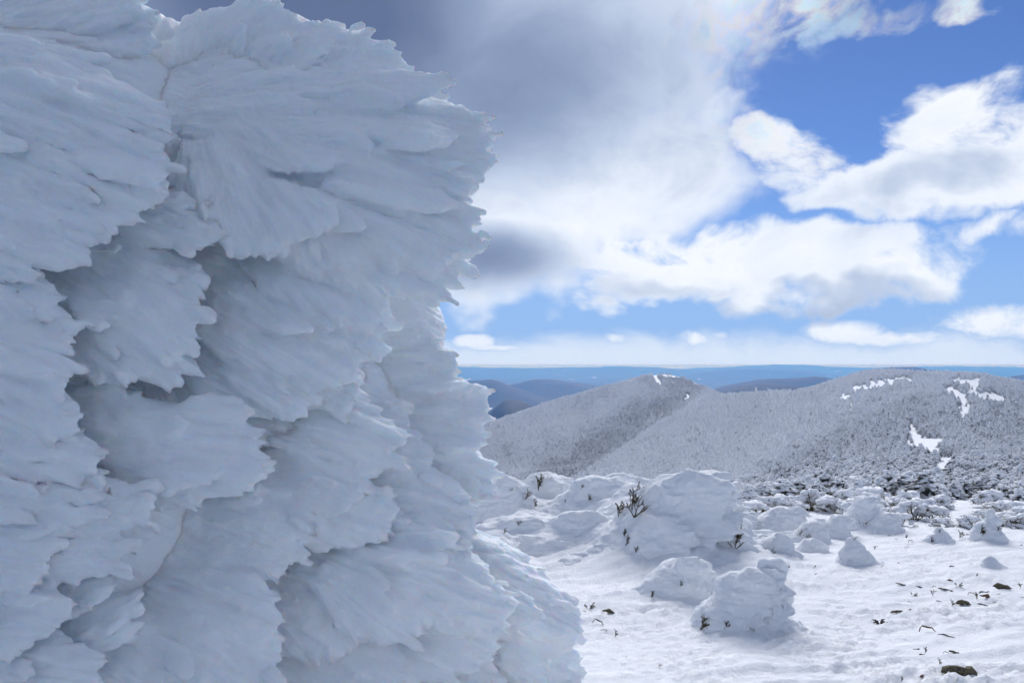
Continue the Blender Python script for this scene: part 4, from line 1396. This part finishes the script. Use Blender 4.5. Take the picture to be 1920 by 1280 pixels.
SHRUB_AT = [(1345, 990, 60), (1360, 955, 44), (1385, 975, 50), (1398, 950, 40), (1420, 968, 46), (1435, 945, 44), (1452, 962, 50), (1475, 948, 48), (1490, 965, 40),
            (1505, 945, 44), (1525, 958, 50), (1545, 945, 44), (1560, 962, 52), (1580, 950, 48), (1596, 968, 46), (1612, 948, 48), (1640, 955, 56), (1662, 945, 44),
            (1680, 962, 52), (1702, 950, 48), (1715, 975, 56), (1735, 958, 50), (1750, 975, 46), (1765, 988, 30), (1690, 985, 40), (1820, 990, 40), (1845, 978, 40), (1880, 985, 46),
            (1905, 990, 48), (1895, 965, 44), (1865, 960, 40), (1330, 935, 40), (1376, 935, 36), (1412, 932, 36), (1450, 928, 34), (1500, 925, 34), (1560, 925, 36), (1610, 925, 36), (1655, 920, 36), (1730, 935, 40), (1815, 990, 30)]
_r = random.Random(77)
for _k in range(46):
    _x, _y = _r.uniform(1610, 1922), _r.uniform(942, 992)
    if not (1765 < _x < 1850 and _y < 975) and _y < 960 + 35 * abs(_x - 1790) / 130 * 0.8:
        SHRUB_AT.append((_x, _y, _r.uniform(24, 42)))
for _k in range(22):
    SHRUB_AT.append((_r.uniform(1400, 1640), _r.uniform(938, 962), _r.uniform(24, 40)))
def build_shrubs():
    r = random.Random(8)
    for i, (px, py, s) in enumerate(SHRUB_AT):
        g = pix_ground(px, py) if py > 950 else hill_at(px, py)
        k = g[1] / F
        o = empty('snow_caked_shrub', (g[0], g[1], g[2] - 0.05 * s * k), r.uniform(0, 6.28))
        w = s * k * r.uniform(0.8, 1.15)
        o.scale = (w, w, w * r.uniform(0.75, 1.1))
        where = ('at the left end of the thicket edge' if px < 1450 else
                 'at the thicket edge behind the pointed snow cone' if px < 1640 else
                 'at the thicket edge just left of the open snow gap' if px < 1770 else
                 'at the thicket edge right of the open snow gap')
        tag(o, 'snow-capped shrub with olive-brown twigs ' + where, 'shrub', 'shrubs ' + where)
        mf, mc = SHRUBS[i % 5]
        link('foliage', mf, None, o)
        link('snow_cap', mc, None, o)
def hill_at(px, py):
    kk = np.linspace(0.3, 5, 400)
    p = hill_pts(np.full(400, float(px)), kk)
    yy = HY - (p[:, 2] - EYE) / p[:, 1] * F
    ok = np.nonzero(p[:, 1] > 24)[0]
    i = ok[np.argmin(np.abs(yy[ok] - py))]
    return p[i]
build_shrubs()

# ------------------------------------------------------------------ stones and stalks poking through the snow
M_STONE = mat_plain('lichen_stone', (0.045, 0.040, 0.036), (0.16, 0.145, 0.085), 22.0)
M_STONE2 = mat_plain('dark_stone', (0.03, 0.026, 0.026), (0.10, 0.085, 0.075), 26.0)
M_RUST = mat_plain('rusty_stalk', (0.07, 0.03, 0.022), (0.20, 0.10, 0.05), 18.0)
def sliver_mesh(seed, arch, lump):
    r = random.Random(seed)
    n = 9
    x = np.linspace(-0.5, 0.5, n)
    pts = np.stack([x, 0.05 * np.sin(x * 9 + seed), arch * (0.25 - x * x) * 1.6 - 0.06 + np.array([r.uniform(-.02, .02) for _ in x])], -1)
    rad = lump * (1 - (np.abs(x) * 2) ** 2.2) ** 0.6 * np.array([r.uniform(0.6, 1.3) for _ in x]) + 0.012
    v, q = tube(pts, rad, 8)
    v = v + 0.25 * lump * np.stack([perlin(v * 9 + seed), perlin(v * 9 + seed + 5), perlin(v * 9 + seed + 9)], -1)
    return mesh_from('stone', v, q)
SLIV = {(k, a): sliver_mesh(k * 3 + 1, a, l) for k in range(4) for a, l in ((0.22, 0.075), (0.35, 0.12), (0.12, 0.05))}
def bent_blade_mesh(seed):
    r = random.Random(seed)
    pts = [(-0.5, 0, -0.15), (-0.46, 0, 0.12), (-0.36, 0, 0.28), (-0.05, 0.02, 0.24), (0.22, 0.02, 0.26), (0.5, 0, -0.02)]
    v, q = tube(pts, [0.03, 0.035, 0.05, 0.06, 0.045, 0.015], 6)
    return mesh_from('stalk', v, q)
def tuft_mesh(seed):
    r = random.Random(seed)
    parts = []
    for k in range(7):
        d = np.array([r.uniform(-1, 1), r.uniform(-.6, .6), r.uniform(0.2, 1.3)]); d /= np.linalg.norm(d)
        parts.append(tube([(0, 0, -0.15), d * 0.35 + np.array([0, 0, 0.05]), d * 0.62 + np.array([0.1 * d[0], 0, -0.12])], [0.05, 0.07, 0.012], 6))
    v, q = join(parts)
    return mesh_from('tuft', v, q)
BENT, TUFT = bent_blade_mesh(1), tuft_mesh(4)
def put(px, py, wpx, kind, label, cat, mat, tilt=0.0, group=None, name=None):
    g = pix_ground(px, py)
    g[2] += float(ground_fine(g[0], g[1]))
    w = 1.2 * wpx * g[1] / F
    me = {'bent': BENT, 'tuft': TUFT, 'sprig': TWIGS[int(px) % 4]}.get(kind) or SLIV[kind]
    me = me if kind == 'sprig' else me.copy()
    nm = name or {'bent': 'dead_stalk', 'tuft': 'leaf_tuft', 'sprig': 'leafy_sprig'}.get(kind, 'stone')
    o = link(nm, me, None if kind == 'sprig' else mat)
    o.location = g
    o.scale = (w, w, w)
    o.rotation_euler = (0, R(tilt), R(random.Random(int(px * 7 + py)).uniform(-25, 25)))
    tag(o, label, cat, group)
G = 'dark specks scattered on the snow'
put(1800, 1262, 68, (1, 0.35), 'largest lichen-mottled stone at the bottom right, arched out of the snow', 'stone', M_STONE, 14)
put(1806, 1134, 30, (0, 0.35), 'lichen-spotted stone below the row of slivers on the right', 'stone', M_STONE, 14)
put(1142, 1149, 22, (2, 0.35), 'greenish stone alone on the snow left of the front mound', 'stone', M_STONE, 12)
put(1649, 1168, 22, 'tuft', 'small dark leaf tuft standing alone in the smooth snow', 'plant', M_STONE2, 0)
put(1740, 1186, 24, 'bent', 'bent brown stalk folded like a bracket', 'stalk', M_RUST, 6)
put(1780, 1194, 32, (3, 0.12), 'long thin curved stalk right of the bracket-shaped one', 'stalk', M_STONE, 12, name='dead_stalk')
put(1684, 1149, 24, (0, 0.22), 'snow-dusted curved stalk above the dark leaf tuft', 'stalk', M_STONE, 0, name='dead_stalk')
put(1706, 1147, 14, 'bent', 'little hooked stalk beside the snow-dusted curved one', 'stalk', M_STONE, -14)
put(1697, 1099, 28, (2, 0.12), 'club-ended stalk at the left end of the upper scatter', 'stalk', M_STONE, 22, name='dead_stalk')
put(1897, 1104, 24, (1, 0.12), 'reddish stalk at the right edge of the snow', 'stalk', M_RUST, 16, name='dead_stalk')
put(1880, 1105, 32, (3, 0.35), 'gnarled dark root beside the reddish stalk', 'root', M_STONE, 18, name='root')
put(1852, 1122, 34, (2, 0.22), 'reddish-brown root below the gnarled dark one', 'root', M_RUST, 20, name='root')
put(1847, 1110, 20, (1, 0.22), 'dark stone sliver above the reddish-brown root', 'stone', M_STONE2, 4)
put(1775, 1105, 24, (0, 0.12), 'straight thin stalk lying flat in the upper scatter', 'stalk', M_STONE, 12, name='dead_stalk')
put(1718, 1218, 17, (1, 0.22), 'dark flat stone below the bracket-shaped stalk', 'stone', M_STONE2, 2)
put(1731, 1268, 15, (0, 0.35), 'round brown stone near the bottom edge', 'stone', M_RUST, 8)
put(1918, 1094, 12, (2, 0.22), 'dark stone cut by the right edge of the photo', 'stone', M_STONE2, 0)
put(1834, 1267, 16, (3, 0.12), 'thin stalk right of the largest stone', 'stalk', M_STONE, 24, name='dead_stalk')
for i, (px, py, w) in enumerate(((1719, 1099, 16), (1752, 1099, 8), (1781, 1090, 11), (1795, 1101, 9), (1915, 1101, 12), (1873, 1113, 8), (1821, 1115, 12), (1843, 1132, 16), (1711, 1116, 8), (1748, 1117, 8),
                                 (1721, 1128, 8), (1706, 1127, 7), (1760, 1130, 9), (1785, 1138, 8), (1734, 1225, 10), (1730, 1230, 13), (1775, 1228, 9), (1790, 1226, 18), (1690, 1279, 8), (1103, 1140, 13), (1095, 1147, 10),
                                 (1122, 1168, 18), (1132, 1188, 12), (1153, 1193, 9), (1236, 1249, 6), (1688, 1057, 11), (1655, 1063, 7), (1785, 1062, 10), (1698, 1009, 8), (1800, 1011, 13), (1680, 1012, 5), (1708, 1018, 9),
                                 (1668, 1004, 6), (1477, 1066, 6), (1526, 1065, 6), (1532, 1074, 8), (1918, 1120, 6), (1917, 1070, 6), (1830, 1083, 6), (1761, 1249, 8), (1810, 1106, 7), (1866, 1128, 9), (1916, 1023, 7), (1832, 1122, 10), (1640, 1030, 6))):
    where = ('left of the nearest mound' if px < 1300 else 'on the path among small cones' if py < 1085 else
             'in the upper scatter' if py < 1142 else 'below the bracket-shaped stalk')
    put(px, py, w, ('bent' if i % 5 == 1 else 'sprig' if i % 5 in (3, 4) else (i % 4, (0.22, 0.12, 0.35)[i % 3])), 'small dark speck poking through the snow ' + where, 'debris', (M_STONE2, M_STONE, M_RUST, M_STONE)[i % 4], (i * 37 % 30) - 8, 'dark specks ' + where)
